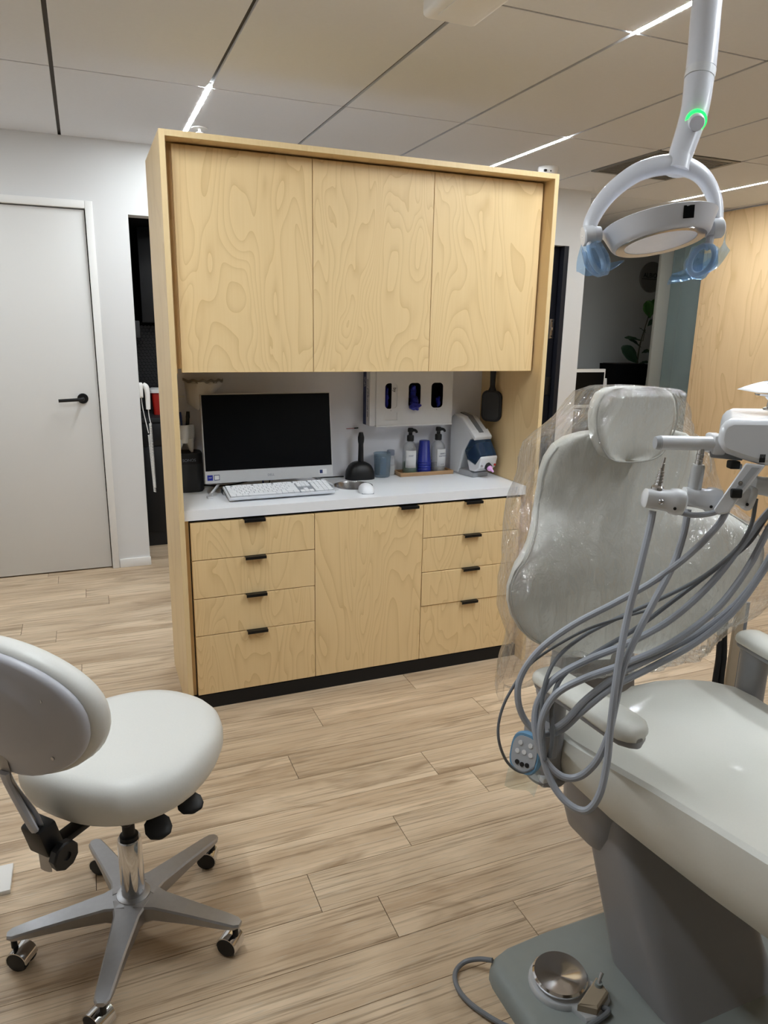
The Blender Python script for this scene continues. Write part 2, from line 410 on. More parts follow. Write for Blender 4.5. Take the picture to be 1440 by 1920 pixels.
# dark alcove behind the cabinet
struct(MB().box(-.05, 3.09, 2.86, 2.96, 0, ZC).obj('wall_alcove', 'black_matte'), 'black back wall of the dark alcove')
struct(MB().box(-.05, .012, YW+.12, 2.86, 0, ZC).obj('wall_alcove_left', 'black_matte'), 'black side wall of the dark alcove')
struct(MB().box(3.0, 3.037, YW+.004, 2.86, 0, 2.09).obj('wall_alcove_right', 'navy'), 'dark navy jamb of the alcove opening')
struct(MB().box(.012, 3.0, YW+.12, 2.86, 2.10, 2.13).obj('ceiling_alcove', 'black_matte'), 'black soffit of the alcove')
# sliding navy door standing in the alcove opening
d2 = struct(MB().box(2.30, 2.99, YW+.05, YW+.09, .01, 2.085, .002).obj('door_2', 'navy', base=(2.65, YW+.07, 0)), 'dark navy door standing in the black opening')
MB().box(2.945, 2.985, YW+.044, YW+.051, 1.44, 1.58, .002).obj('lock_plate', 'steel', d2)
for z in (1.455, 1.565): MB().cyl((2.965, YW+.044, z), (2.965, YW+.041, z), .004).obj('screw', 'black_metal', d2)
MB().box(2.955, 2.975, YW+.036, YW+.045, 1.50, 1.52, .002).obj('latch', 'chrome', d2)
MB().box(2.93, 2.99, YW+.040, YW+.051, 1.02, 1.16, .008).obj('door_pull', 'black_plastic', d2)

# white door with casing
d1 = struct(MB().box(-1.12, -.213, YW+.012, YW+.052, .008, 2.10, .002).obj('door_1', 'door_white', base=(-.66, YW, 0)), 'flush white door with black lever handle')
MB().lathe([(.030, 0), (.030, .008), (.027, .011)], (-.300, YW+.012, 1.058), (0, -1, 0)).obj('rose', 'black_metal', d1)
MB().tube([(-.300, YW+.005, 1.058), (-.300, YW-.045, 1.058), (-.316, YW-.055, 1.057), (-.43, YW-.056, 1.052)], .0095, 12, 5).obj('door_handle', 'black_metal', d1)
MB().box(-.2145, -.2125, YW+.018, YW+.05, .98, 1.07).obj('latch_plate', 'black_metal', d1)
tr = struct(MB().box(-.208, -.168, YW-.014, YW+.06, 0, 2.145, .003).obj('trim_1', 'trim_white'), 'white casing upright of the white door')
struct(MB().box(-1.165, -.208, YW-.014, YW+.06, 2.105, 2.145, .003).obj('trim_2', 'trim_white'), 'white casing head over the white door')
struct(MB().box(-1.165, -1.125, YW-.014, YW+.06, 0, 2.105, .003).obj('trim_3', 'trim_white'), 'white casing upright on the hinge side of the door')

# linear lamps let into the ceiling joints
def led(x, y0, y1, m='led', label='slim white linear ceiling light over the open floor before the cabinet', name='linear_ceiling_light'):
    t = thing(name, (x, (y0+y1)/2, ZC), label, 'ceiling light', 'linear ceiling lights')
    MB().box(x-.0125, x+.0125, y0, y1, ZC+.004, ZC+.011).obj('housing', 'trim_white', t)
    MB().box(x-.010, x+.010, y0+.003, y1-.003, ZC-.0005, ZC+.004).obj('diffuser', m, t)
led(GX, GY-.03, GY+.86, label='slim white linear ceiling light beside the small sprinkler cover')
led(GX+3*SX, GY, GY+.90, label='slim white linear ceiling light beside the round smoke detector')
led(GX+2*SX, GY-SY-1.2, GY-SY, label='slim white linear ceiling light passing behind the dental light arm')
led(GX+6*SX, GY+.05, GY+1.2, label='slim white linear ceiling light beside the birch clad wall')
# the strips repeat every third panel along the joints; these carry that pattern on past the frame
led(GX-SX, GY-SY-1.2, GY-SY, name='linear_ceiling_light_offscreen', label='slim white linear ceiling light over the wheeled stool')
led(GX-3*SX, GY, GY+.90, name='linear_ceiling_light_offscreen', label='slim white linear ceiling light before the hinge side of the white door')
led(GX+3*SX, GY-2*SY-1.2, GY-2*SY, name='linear_ceiling_light_offscreen', label='slim white linear ceiling light beyond the foot end of the dental chair')

# return grille tile, smoke detector, sprinkler, white box
xa, ya = GX+4*SX, GY
t = thing('ceiling_grille', (xa+SX/2, ya+.305, ZC), 'square grey return air grille set into the ceiling panels', 'grille')
MB().box(xa+.01, xa+SX-.01, ya+.01, ya+.60, ZC+.004, ZC+.011).obj('backing', 'column_grey', t)
fr = MB()
for a in ((xa+.006, xa+.035, ya+.004, ya+.606), (xa+SX-.035, xa+SX-.006, ya+.004, ya+.606), (xa+.035, xa+SX-.035, ya+.004, ya+.033), (xa+.035, xa+SX-.035, ya+.577, ya+.606)): fr.box(*a, ZC-.004, ZC+.008)
fr.obj('frame', 'sign_grey', t)
for k in range(22): 
    y = ya+.045+k*.0245
    MB().box(xa+.035, xa+SX-.035, y, y+.012, ZC-.001, ZC+.006).obj('slat', 'sign_grey', t)
t = thing('smoke_detector', (2.467, 1.49, ZC), 'round white smoke detector on the ceiling behind the cabinet', 'smoke detector')
MB().lathe([(.062, 0), (.064, -.012), (.055, -.034), (.045, -.044), (.0, -.046)], (2.467, 1.49, ZC)).obj('body', 'trim_white', t)
MB().ell((2.45, 1.435, ZC-.030), (.005, .004, .004)).obj('indicator', 'dark_grey', t)
MB().box(2.41, 2.425, 1.44, 1.452, ZC-.034, ZC-.022).obj('slot', 'dark_grey', t)
t = thing('sprinkler_head', (.362, 1.52, ZC), 'small white sprinkler cover on the ceiling beside a linear light', 'sprinkler')
MB().lathe([(.04, 0), (.04, -.004), (.0, -.006)], (.365, 1.52, ZC)).obj('escutcheon', 'trim_white', t)
MB().lathe([(.008, -.004), (.008, -.02), (.018, -.022), (.018, -.025), (.0, -.026)], (.365, 1.52, ZC)).obj('deflector', 'trim_white', t)
p = onZ(838, 44, ZC-.06)
t = thing('ceiling_box', (p.x-.05, p.y-.14, ZC), 'white rounded box fixed under the ceiling panels', 'ceiling box')
q = onZ(770, 22, ZC-.06)
MB().obox(Vector(((p.x+q.x)/2+.07, p.y-.155, ZC-.032)), (.185, .30, .064), None, .018, 3).obj('body', 'trim_white', t)
MB().obox(Vector(((p.x+q.x)/2+.07, p.y-.155, ZC-.0655)), (.12, .2, .003), None, .001).obj('cover', 'trim_white', t)
#@@CAB
# ================================================================== BIRCH CABINET ISLAND
CW, CH, CDP, CT = 1.526, 2.093, .515, .019
NB = .497                                  # niche back plane
t = thing('cabinet_surround', (CW/2, CDP/2, 0), 'tall birch frame enclosing the drawers and the hanging doors', 'cabinet frame')
MB().box(0, CT, 0, CDP, 0, CH, .0008, 1).obj('side_panel', 'birch_side', t)
MB().box(CW-CT, CW, 0, CDP, 0, CH, .0008, 1).obj('side_panel', 'birch_side', t)
for x in (0, CW-CT): MB().box(x+.0003, x+CT-.0003, -.0012, 0, 0, CH).obj('edge_band', 'birch_edge', t)
MB().box(CT, CW-CT, 0, CDP, CH-CT, CH, .0008, 1).obj('top_panel', 'birch_side', t)
MB().box(CT, CW-CT, -.0012, 0, CH-CT+.0003, CH-.0003).obj('edge_band', 'birch_edge', t)
MB().box(CT, CW-CT, NB, CDP, 0, CH-CT).obj('back_panel', 'niche_grey', t)
# upper cabinet
YD, ZU0, ZU1 = .066, 1.3235, 2.067
t = thing('hanging_cabinet', (CW/2, .28, ZU0), 'upper birch cabinet with three flush slab doors', 'cabinet')
MB().box(CT+.012, CW-CT-.004, YD+.020, NB, ZU0+.012, CH-CT-.001).obj('carcass', 'birch_side', t)
MB().box(CT, CT+.012, YD+.014, NB, ZU0-.004, CH-CT-.001).obj('filler', 'birch_side', t)
xs = [.0435, .529, 1.0120, 1.5000]
for i in range(3):
    MB().box(xs[i]+.0012, xs[i+1]-.0012, YD, YD+.018, ZU0, ZU1, .0008, 1).obj('door', 'birch', t)
for z in (1.42, 1.97): MB().box(1.4995, 1.507, YD+.012, YD+.03, z-.008, z+.008).obj('hinge', 'dark_grey', t)
# base cabinets
YB, ZB0, ZB1 = .058, .061, .7715
def pull(parent, xc, z):
    m = MB().box(xc-.041, xc+.041, YB-.021, YB+.006, z, z+.0022).box(xc-.041, xc+.041, YB-.021, YB-.0188, z-.009, z)
    m.obj('drawer_pull', 'black_metal', parent)
def base_unit(x0, x1, zs, label, px, one):
    t = thing('base_cabinet', ((x0+x1)/2, .28, 0), label, 'cabinet')
    if one:
        MB().box(x0, x0+.016, YB+.022, NB-.001, .058, .7805).box(x1-.016, x1, YB+.022, NB-.001, .058, .7805).box(x0+.016, x1-.016, YB+.022, NB-.001, .058, .074).box(x0+.016, x1-.016, NB-.009, NB-.001, .074, .7805).box(x0+.016, x1-.016, YB+.022, YB+.04, .735, .7805).obj('carcass', 'plinth_black', t)
    else: MB().box(x0, x1, YB+.022, NB-.001, .058, .7805).obj('carcass', 'plinth_black', t)
    MB().box(x0, x1, YB+.001, YB+.03, 0, .058).obj('toe_kick', 'plinth_black', t)
    return t
zz = [ZB1, .6220, .4675, .3130, ZB0]
for x0, x1, label, px in ((.0435, .5270, 'birch base cabinet of four drawers under the computer screen', .285), (1.0065, 1.4870, 'birch base cabinet of four drawers under the white mixing machine', 1.242)):
    a, b = (CT, .5270) if x0 < .1 else (1.0065, CW-CT)
    t = base_unit(a, b, zz, label, px, False)
    f = (CT, x0-.003) if x0 < .1 else (x1+.003, CW-CT)
    MB().box(f[0], f[1], YB+.018, YB+.03, .058, .7805).obj('filler', 'birch_side', t)
    for k in range(4):
        fy = -.004 if (x0 > 1 and k == 2) else 0
        d = MB().box(x0+.0012, x1-.0012, YB+fy, YB+fy+.018, zz[k+1]+.0015, zz[k]-.0015, .0008, 1).obj('drawer', 'birch', t)
        pull(d, px, zz[k]-.0010)
t = base_unit(.5270, 1.0065, zz, 'birch base cabinet with one plain door between the drawer stacks', .936, True)
d = MB().box(.5270+.0012, 1.0065-.0012, YB, YB+.018, ZB0+.0015, ZB1-.0015, .0008, 1).obj('door', 'birch', t)
pull(d, .936, ZB1-.001)
# worktop with a round waste hole
ZT = .820
RC = (.772, .297); RR = .083
hole = [(RC[0]+RR*math.cos(2*math.pi*k/40), RC[1]+RR*math.sin(2*math.pi*k/40)) for k in range(40)]
wt = plate_holes([(CT+.0005, .055), (CW-CT-.0005, .055), (CW-CT-.0005, NB-.0005), (CT+.0005, NB-.0005)], [hole], lambda p: (p[0], p[1], .7812), (0, 0, ZT-.7812)).obj('worktop', 'laminate_white', base=(CW/2, .28, .7812))
tag(wt, 'thick white laminate worktop with a round waste hole', 'worktop')
wr_ = thing('waste_ring', (RC[0], RC[1], .70), 'round brushed steel waste chute ring let into the white worktop', 'waste ring')
MB().lathe([(RR+.006, ZT), (RR+.006, ZT+.0012), (RR-.001, ZT+.0012), (RR-.003, ZT-.002), (RR-.003, .70), (RR-.001, .70), (RR-.001, ZT)], (RC[0], RC[1], 0), n=48, ring=True).obj('collar', 'steel', wr_)
MB().lathe([(RR-.004, .700), (RR-.004, .702), (.001, .702)], (RC[0], RC[1], 0), n=40).obj('bottom', 'dark_grey', wr_)

# ------------------------------------------------------------------ computer
t = thing('computer_monitor', (.42, .30, ZT), 'silver all-in-one computer with a blank black screen', 'computer')
yb_, tilt = .290, math.radians(7)
def mp(x, h, d=0): return Vector((x, yb_+h*math.sin(tilt)+d*math.cos(tilt), .868+h*math.cos(tilt)-d*math.sin(tilt)))
MX0, MX1, MH = .140, .680, .358
def slab(x0, x1, h0, h1, d0, d1, bev=0):
    c = (mp(x0, h0, d0)+mp(x1, h1, d1))/2
    return MB().obox(c, (x1-x0, abs(d1-d0), h1-h0), Matrix.Rotation(-tilt, 3, 'X'), bev)
slab(MX0, MX1, 0, MH, 0, .022, .003).obj('case', 'silver_plastic', t)
slab(MX0+.06, MX1-.06, .02, .26, .022, .045, .01).obj('back_cover', 'silver_plastic', t)
sc = slab(MX0+.004, MX1-.004, .050, MH-.004, -.0012, 0).obj('screen', 'screen_black', t)
cn = slab(MX0+.001, MX1-.001, .0, .048, -.0008, 0).obj('chin', 'silver_plastic', t)
text('logo', 'DELL', .013, mp((MX0+MX1)/2, .022, -.0012), (1, 0, 0), mp(0, 1)-mp(0, 0), 'print_grey', cn)
for x, m in ((MX0+.020, 'blue_plastic'), (MX0+.047, 'paper_white')):
    s_ = slab(x-.011, x+.011, .012, .034, -.0014, -.0008).obj('sticker', 'navy_print' if m == 'paper_white' else m, cn)
    if m == 'paper_white': slab(x-.009, x+.009, .0145, .0315, -.0018, -.0014).obj('sticker_face', m, cn)
    else: text('print', 'intel', .007, mp(x, .024, -.0018), (1, 0, 0), mp(0, 1)-mp(0, 0), 'paper_white', cn)
slab(MX1-.062, MX1-.028, .012, .034, -.0014, -.0008).obj('sticker', 'paper_white', cn)
slab(MX1-.059, MX1-.046, .016, .031, -.0018, -.0014).obj('sticker_print', 'navy_print', cn)
MB().obox((mp(.41, .07, .06)), (.11, .02, .10), Matrix.Rotation(-.25, 3, 'X'), .004).obj('stand_neck', 'silver_plastic', t)
for sx in (-1, 1):
    xm = (MX0+MX1)/2
    MB().tube([(xm+sx*.10, .40, .900), (xm+sx*.205, .335, .860), (xm+sx*.258, .246, ZT+.013)], .0115, 6, 1, flat=.5).obj('stand_leg', 'silver_plastic', t)
    MB().obox(Vector((xm+sx*.262, .236, ZT+.0045)), (.022, .030, .008), None, .002).obj('foot', 'silver_plastic', t)
# keyboard
kA, kB = Vector((.206, .136, 0)), Vector((.643, .143, 0))
kt = thing('keyboard', ((kA.x+kB.x)/2, .21, ZT), 'slim white full-size keyboard lying before the computer', 'keyboard')
KX = (kB-kA).normalized(); KYt = Vector((-KX.y, KX.x, 0)); KW, KD = (kB-kA).length, .135
sl = math.radians(9); KY = KYt*math.cos(sl)+Vector((0, 0, 1))*math.sin(sl); KZ = KX.cross(KY)
kR = Matrix((KX, KY, KZ)).transposed()
kO = Vector((kA.x, kA.y, ZT+.0095))
MB().obox(kO+KX*KW/2+KY*KD/2+KZ*.003, (KW, KD, .012), kR, .004).obj('body', 'kb_body', kt)
MB().obox(kO+KX*KW/2+KY*(KD/2)+KZ*.0090, (KW-.012, KD-.014, .0012), kR).obj('key_plate', 'key_gap', kt)
for sx in (.03, KW-.03): MB().obox(kO+KX*sx+KY*(KD-.012)+Vector((0, 0, -.014)), (.03, .008, .026), None, .002).obj('foot', 'kb_body', kt)
rows = [[1, .4]+[1]*4+[.3]+[1]*4+[.3]+[1]*4+[.3]+[1]*3+[.3]+[1]*4, [1]*13+[2]+[.3]+[1]*3+[.3]+[1]*4, [1.5]+[1]*12+[1.5]+[.3]+[1]*3+[.3]+[1]*4,
        [1.8]+[1]*11+[2.2]+[3.6]+[1]*4, [2.3]+[1]*10+[2.7]+[1.3, 1, 1.3]+[1]*4, [1.3]*3+[6]+[1.3]*4+[.3]+[1]*3+[.3]+[2, 1, 1]]
U = (KW-.016)/22.8; rd = (KD-.018)/6
for r, row in enumerate(rows):
    x = .008; tot = sum(row); sc_ = (KW-.016)/(tot*U)
    for i, wd in enumerate(row):
        ww = wd*U*sc_
        blank = wd < .5 or wd in (3.6,) or (r == 4 and wd == 1.3)
        if not blank:
            MB().obox(kO+KX*(x+ww/2)+KY*(KD-.009-(r+.5)*rd)+KZ*.0115, (ww-.0022, rd-.0022, .004), kR).obj('key', 'key_white', kt)
        x += ww
# mouse
t = thing('computer_mouse', (.785, .158, ZT), 'rounded white computer mouse beside the waste ring', 'mouse')
R_ = Matrix.Rotation(math.radians(-12), 3, 'Z')
m = MB()
rings = []
for j in range(13):
    f = -1+2*j/12; wd = .031*(1-abs(f)**3.2)**.5+.001; hh = .034*(1-abs(f)**2.4)**.6*(1-.10*f)+.002
    rings.append([Vector((.785, .161, ZT+.002))+R_ @ Vector((wd*math.cos(a), f*.055, max(0, hh*math.sin(a)**.8 if a < math.pi else 0))) for a in [math.pi*k/14 for k in range(15)]])
m.loft(rings).obj('shell', 'key_white', t)
MB().obox(Vector((.785, .158, ZT+.002)), (.05, .085, .004), R_, .001).obj('sole', 'print_grey', t)
# black wireless speaker
t = thing('speaker', (.085, .42, ZT), 'black rounded wireless speaker beside the computer screen', 'speaker')
o_ = rrect(.028, .148, .362, .478, .03, 6)
def vert_loft(loop, zs): return [[Vector((.088+(x-.088)*s, .42+(y-.42)*s, z)) for x, y in loop] for z, s in zs]
MB().loft(vert_loft(o_, [(ZT, .93), (ZT+.006, .97), (ZT+.006, 1.0), (ZT+.118, 1.0)])).obj('grille', 'dark_grey', t)
MB().loft(vert_loft(o_, [(ZT+.118, 1.0), (ZT+.157, .99), (ZT+.161, .965)])).obj('top_band', 'black_plastic', t)
text('logo', 'SONOS', .016, (.090, .3615, ZT+.134), (1, 0, 0), (0, 0, 1), 'print_grey', t)
# tooth-shaped pen cup on the speaker
zt = ZT+.161
t = thing('pen_holder', (.080, .415, zt), 'white molar tooth shaped pen cup standing on the black speaker', 'pen holder')
m = MB()
rings = []
for z, sx, sy in ((.040, .034, .030), (.05, .038, .033), (.07, .041, .036), (.09, .042, .037), (.105, .041, .036), (.114, .037, .033), (.110, .030, .026), (.06, .028, .024)):
    rings.append([Vector((.080+sx*math.cos(a)*(1+.07*math.cos(4*a)), .415+sy*math.sin(a)*(1+.07*math.cos(4*a)), zt+z)) for a in [2*math.pi*k/32 for k in range(32)]])
m.loft(rings).obj('crown', 'tooth_white', t)
for sx in (-1, 1):
    for sy in (-1, 1):
        MB().tube([(.080+sx*.018, .415+sy*.015, zt+.055), (.080+sx*.023, .415+sy*.018, zt+.03), (.080+sx*.027, .415+sy*.02, zt+.002)], [.019, .013, .005], 12, 5).obj('root', 'tooth_white', t)
for (dx, dy, lx, ly, c, lab) in ((-.012, .004, -.022, .01, 'blue_plastic', 'thin blue pen leaning in the tooth shaped cup'), (-.004, -.008, -.012, .0, 'navy_print', 'dark blue pen standing in the tooth shaped cup'), (.012, .0, .016, .006, 'black_plastic', 'thick black marker standing in the tooth shaped cup')):
    a = Vector((.080+dx, .415+dy, zt+.062)); b = Vector((.080+dx+lx*.6, .415+dy+ly, zt+.165))
    t = thing('marker' if c == 'black_plastic' else 'pen', a, lab, 'marker' if c == 'black_plastic' else 'pen')
    r = .0075 if c == 'black_plastic' else .0045
    MB().cyl(a, a.lerp(b, .75), r, n=12).obj('barrel', c, t); MB().cyl(a.lerp(b, .75), b, r*1.15, r*.9, n=12).obj('cap', c, t)
# small dark card reader and cables behind the keyboard
t = thing('card_reader', (.205, .29, ZT), 'small dark grey reader box between stand leg and keyboard', 'card reader')
MB().obox(Vector((.224, .304, ZT+.009)), (.035, .046, .018), None, .002).obj('body', 'dark_grey', t)
MB().obox(Vector((.212, .278, ZT+.009)), (.01, .006, .014), None, .001).obj('plug', 'steel', t)
for nm, pts, r, m, lab in (('power_cable', [(.154, .474, ZT+.004), (.25, .43, ZT+.006), (.36, .40, ZT+.03), (.46, .41, ZT+.045), (.56, .43, ZT+.03), (.68, .45, ZT+.012), (.76, .45, ZT+.01), (.78, .44, ZT+.012)], .003, 'rubber_black', 'black power cable running behind the computer to the black dock'),
        ('usb_cable', [(.40, .40, ZT+.06), (.395, .38, ZT+.02), (.40, .36, ZT+.0045), (.37, .33, ZT+.0045)], .003, 'blue_plastic', 'short blue cable hanging under the computer'),
        ('thin_cable', [(.43, .40, ZT+.06), (.42, .37, ZT+.015), (.40, .35, ZT+.003), (.40, .32, ZT+.003)], .002, 'rubber_black', 'thin black cable hanging beside the blue cable')):
    tag(MB().tube(pts, r, 8, 6).obj(nm, m), lab, 'cable')
# hanging clear tray with tissue on the niche back
t = thing('cup_tray', (.18, .44, 1.255), 'clear scalloped plastic tray fixed high on the grey niche back', 'tray')
m = MB(); rows_ = []
for k in range(41):
    a = k/40; x = .095+.165*a; y = NB-.004-.085*math.sin(math.pi*a)**.6
    rows_.append([Vector((x, y, 1.262+.004*math.cos(a*30))), Vector((x, y+.002, 1.273+.003*math.cos(a*30)))])
m.grid(rows_).obj('rim', 'sign_grey', t, solid=.001)
MB().prism([(.10, NB-.001, 1.258), (.255, NB-.001, 1.258), (.22, NB-.08, 1.258), (.135, NB-.08, 1.258)], (0, 0, .003)).obj('shelf', 'clear_cup', t)
t = thing('tissue', (.17, .44, 1.17), 'white tissue hanging down from the clear plastic tray', 'tissue')
m = MB(); rows_ = []
for k in range(13):
    a = k/12; x = .10+.155*a; y = NB-.012-.075*math.sin(math.pi*a)**.7
    dz = .085*(1-min(1, max(0, (a-.28)/.15)))*.9+.035*math.sin(math.pi*a)+.014
    rows_.append([Vector((x+.008*q*(1-a), y+.006*math.sin(a*14+q*3), 1.264-dz*q)) for q in (0, .33, .66, 1)])
m.grid(rows_).obj('sheet', 'tissue', t, solid=.0006)
tag(MB().box(.03, .10, NB-.006, NB-.0005, 1.196, 1.203).obj('niche_strip', 'trim_white'), 'short thin white strip on the niche back left of the tissue', 'strip')
#@@ITEMS
# ================================================================== ITEMS ON THE WORKTOP
# black charging dock with upright wand
c = Vector((.855, .43, ZT))
t = thing('charging_dock', c, 'black rounded charging dock with an upright wand on the worktop', 'charging dock')
m = MB(); rings = []
for j in range(15):
    f = -1+2*j/14; h = .075*(1-abs(f)**2.6)**.55+.004; d = .040*(1-abs(f)**4)**.5+.004
    prof = [(-1, 0), (-1, .35), (-.85, .75), (-.45, 1), (.45, 1), (.85, .75), (1, .35), (1, 0)]
    rings.append([c+Vector((f*.070, q*d, g_*h)) for q, g_ in prof])
m.loft(rings).obj('base', 'black_plastic', t, angle=50)
MB().lathe([(.0, .05), (.0125, .05), (.0135, .06), (.012, .13), (.0115, .16), (.013, .166), (.0145, .178), (.0145, .190), (.011, .205), (.009, .212), (.0, .212)], c+Vector((.004, 0, 0)), n=18).obj('wand', 'black_plastic', t)
t = thing('mirror_stick', c+Vector((-.03, .05, .235)), 'thin dark instrument rod lying on small pegs above the black wand', 'instrument')
MB().cyl(c+Vector((-.045, .062, .222)), c+Vector((-.005, .062, .223)), .0012, n=8).obj('rod', 'red_bin', t)
MB().cyl(c+Vector((-.006, .062, .223)), c+Vector((.013, .062, .224)), .0028, n=10).obj('grip', 'black_plastic', t)
MB().cyl(c+Vector((.004, .0665, .222)), c+Vector((.004, .0555, .222)), .0014, n=8).obj('peg', 'black_plastic', t)
# clear blue-grey tumbler with a blue roll inside
c = Vector((.968, .437, ZT))
t = thing('tumbler', c, 'clear blue-grey plastic tumbler next to the black dock', 'tumbler')
MB().lathe([(.0, .003), (.034, .003), (.036, .006), (.040, .108), (.042, .110), (.042, .113), (.0385, .113), (.034, .012), (.0, .010)], c).obj('cup', 'glass_blue', t)
t = thing('blue_roll', c+Vector((0, 0, .0105)), 'pale blue roll standing inside the clear tumbler', 'roll')
MB().lathe([(.0, 0), (.013, 0), (.014, .003), (.014, .073), (.012, .077), (.0, .077)], c+Vector((.003, -.004, .012))).obj('body', 'blue_film_solid', t)
MB().lathe([(.0, .077), (.006, .077), (.006, .080), (.0, .080)], c+Vector((.003, -.004, .012))).obj('core', 'paper_white', t)
# small jar with grey cap
c = Vector((1.0235, .471, ZT))
t = thing('jar', c, 'small clear jar with grey cap between tumbler and wooden tray', 'jar')
MB().lathe([(.0, .001), (.019, .001), (.021, .006), (.021, .085), (.016, .094), (.0, .094)], c).obj('bottle', 'clear_cup', t)
MB().lathe([(.0, .002), (.0192, .002), (.0192, .045), (.0, .045)], c).obj('contents', 'tooth_white', t)
MB().lathe([(.0, .094), (.018, .094), (.018, .115), (.0165, .118), (.0, .118)], c).obj('cap', 'print_grey', t)
# wooden tray with two pump bottles and blue cups
t = thing('wooden_tray', (1.19, .445, ZT), 'long low wooden tray holding bottles and blue cups', 'tray')
MB().box(1.046, 1.322, .401, .492, ZT, ZT+.007, .002).obj('bottom', 'tray_wood', t)
for a in ((1.046, 1.322, .401, .407), (1.046, 1.322, .486, .492), (1.046, 1.052, .407, .486), (1.316, 1.322, .407, .486)): MB().box(*a, ZT+.007, ZT+.018, .0015).obj('rim', 'tray_wood', t)
zt = ZT+.0075
def pump_bottle(cx, cy, label, words, lx, liquid, lh):
    c = Vector((cx, cy, zt)); t = thing('pump_bottle', c, label, 'pump bottle')
    MB().lathe([(.0, .001), (.034, .001), (.0365, .005), (.0365, .105), (.034, .125), (.024, .143), (.0135, .152), (.0135, .162), (.0115, .162), (.0115, .151), (.022, .141), (.032, .124), (.0345, .105), (.0345, .008), (.0, .006)], c).obj('bottle', 'glass_film', t)
    MB().lathe([(.0, .0065), (.034, .0065), (.034, lh), (.0, lh)], c).obj('liquid', liquid, t)
    # curved paper label
    m = MB(); rows_ = []
    for k in range(13):
        a = math.radians(lx-42+84*k/12-90); rows_.append([c+Vector((.0372*math.cos(a), .0372*math.sin(a), h)) for h in (.030, .112)])
    lb = m.grid(rows_).obj('label_paper', 'paper_white', t, solid=.0004)
    a = math.radians(lx-90); n = Vector((math.cos(a), math.sin(a), 0)); xa = Vector((-n.y, n.x, 0))
    for w_, h, sz in words: text('print', w_, sz, c+n*.0380+Vector((0, 0, h)), xa, (0, 0, 1), 'print_grey', lb)
    p = MB().lathe([(.0, .153), (.0165, .153), (.0165, .176), (.0145, .180), (.009, .181), (.009, .194), (.0135, .196), (.0135, .208), (.011, .214), (.0, .214)], c, n=20).obj('pump', 'black_plastic', t)
    MB().tube([c+Vector((0, 0, .203)), c+Vector((.012, -.012, .205)), c+Vector((.020, -.020, .201)), c+Vector((.022, -.022, .193))], [.008, .007, .006, .0055], 10, 4).obj('spout', 'black_plastic', p)
pump_bottle(1.112, .447, 'clear pump bottle with green liquid on the wooden tray', [('SOAP', .088, .009)], -16, 'green_liquid', .052)
pump_bottle(1.258, .448, 'clear pump bottle labelled hand sanitizer on the wooden tray', [('HAND', .091, .0105), ('SANITIZER', .080, .0095), ('8 FL OZ', .040, .005)], 12, 'clear_cup', .040)
c = Vector((1.1855, .447, zt))
for k in range(5):
    t = thing('blue_cup', c+Vector((0, 0, k*.0125)), ('dark blue cup standing on the wooden tray, lowest of its stack', 'second dark blue cup from the tray in the upside-down stack', 'middle dark blue cup of the upside-down stack of five', 'fourth dark blue cup from the tray in the upside-down stack', 'topmost dark blue cup of the upside-down stack')[k], 'cup', 'stacked blue cups')
    b = c+Vector((0, 0, k*.0125))
    r0, h = .034, .100
    MB().lathe([(.0333, 0), (.034, 0), (.034, .006), (.0325, .008), (.0245, h), (.022, h+.003), (.0005, h+.003), (.0005, h+.0021), (.0213, h+.0021), (.02342, h), (.03142, .008), (.0331, .0055)], b, ring=True).obj('cup', 'blue_plastic', t)
    MB().lathe([(.0338, .0), (.0352, .001), (.0352, .004), (.0338, .005)], b, ring=True).obj('lip', 'blue_plastic', t)
# dental mixing machine
c = Vector((1.398, .375, ZT)); fa = math.radians(-78)
FD = Vector((math.cos(fa), math.sin(fa), 0)); SD = Vector((-FD.y, FD.x, 0)); UP = Vector((0, 0, 1))
t = thing('mixing_machine', c, 'white dental mixing machine with smoky blue cartridge window', 'mixing machine')
def ml(f, s, z): return c+FD*f+SD*s+UP*z
def mprof(poly, w0, w1): return MB().loft([[ml(f, w0, z) for f, z in poly], [ml(f, w1, z) for f, z in poly]])
body = [(-.100, .004), (-.03, .004), (.0, .115), (.055, .175), (.070, .190), (.070, .205), (-.02, .275), (-.075, .285), (-.100, .270), (-.105, .20)]
mprof(body, -.048, .048).obj('body', 'unit_plastic', t, bevel=.008)
mprof([(-.075, .2855), (-.02, .2765), (.066, .2075), (.066, .2095), (-.02, .2795), (-.075, .2885)], -.014, .014).obj('top_strip', 'hose_dark', t)
mprof([(.030, .212), (.078, .174), (.085, .190), (.05, .222)], -.053, .053).obj('visor', 'unit_plastic', t, bevel=.004)
mprof([(.010, .120), (.045, .178), (.078, .176), (.125, .108), (.088, .062), (.030, .082)], -.050, .050).obj('cartridge_window', 'smoke_window', t, bevel=.004)
mprof([(.020, .110), (.085, .165), (.110, .110), (.085, .080), (.035, .088)], -.036, -.006).obj('cartridge', 'navy_print', t)
mprof([(.020, .110), (.085, .165), (.110, .110), (.085, .080), (.035, .088)], .004, .036).obj('cartridge', 'blue_film_solid', t)
mprof([(.030, .080), (.088, .062), (.125, .108), (.131, .100), (.120, .052), (.088, .030), (.050, .030)], -.051, .051).obj('front_plate', 'unit_plastic', t, bevel=.006)
MB().cyl(ml(.095, 0, .07), ml(.132, 0, .052), .021, .017).obj('mixing_head', 'black_plastic', t)
MB().lathe([(.013, 0), (.013, .012), (.007, .018), (.004, .034), (.0, .034)], ml(.130, 0, .053), (ml(.132, 0, .052)-ml(.095, 0, .07)).normalized(), 16).obj('nozzle', 'pink_tip', t)
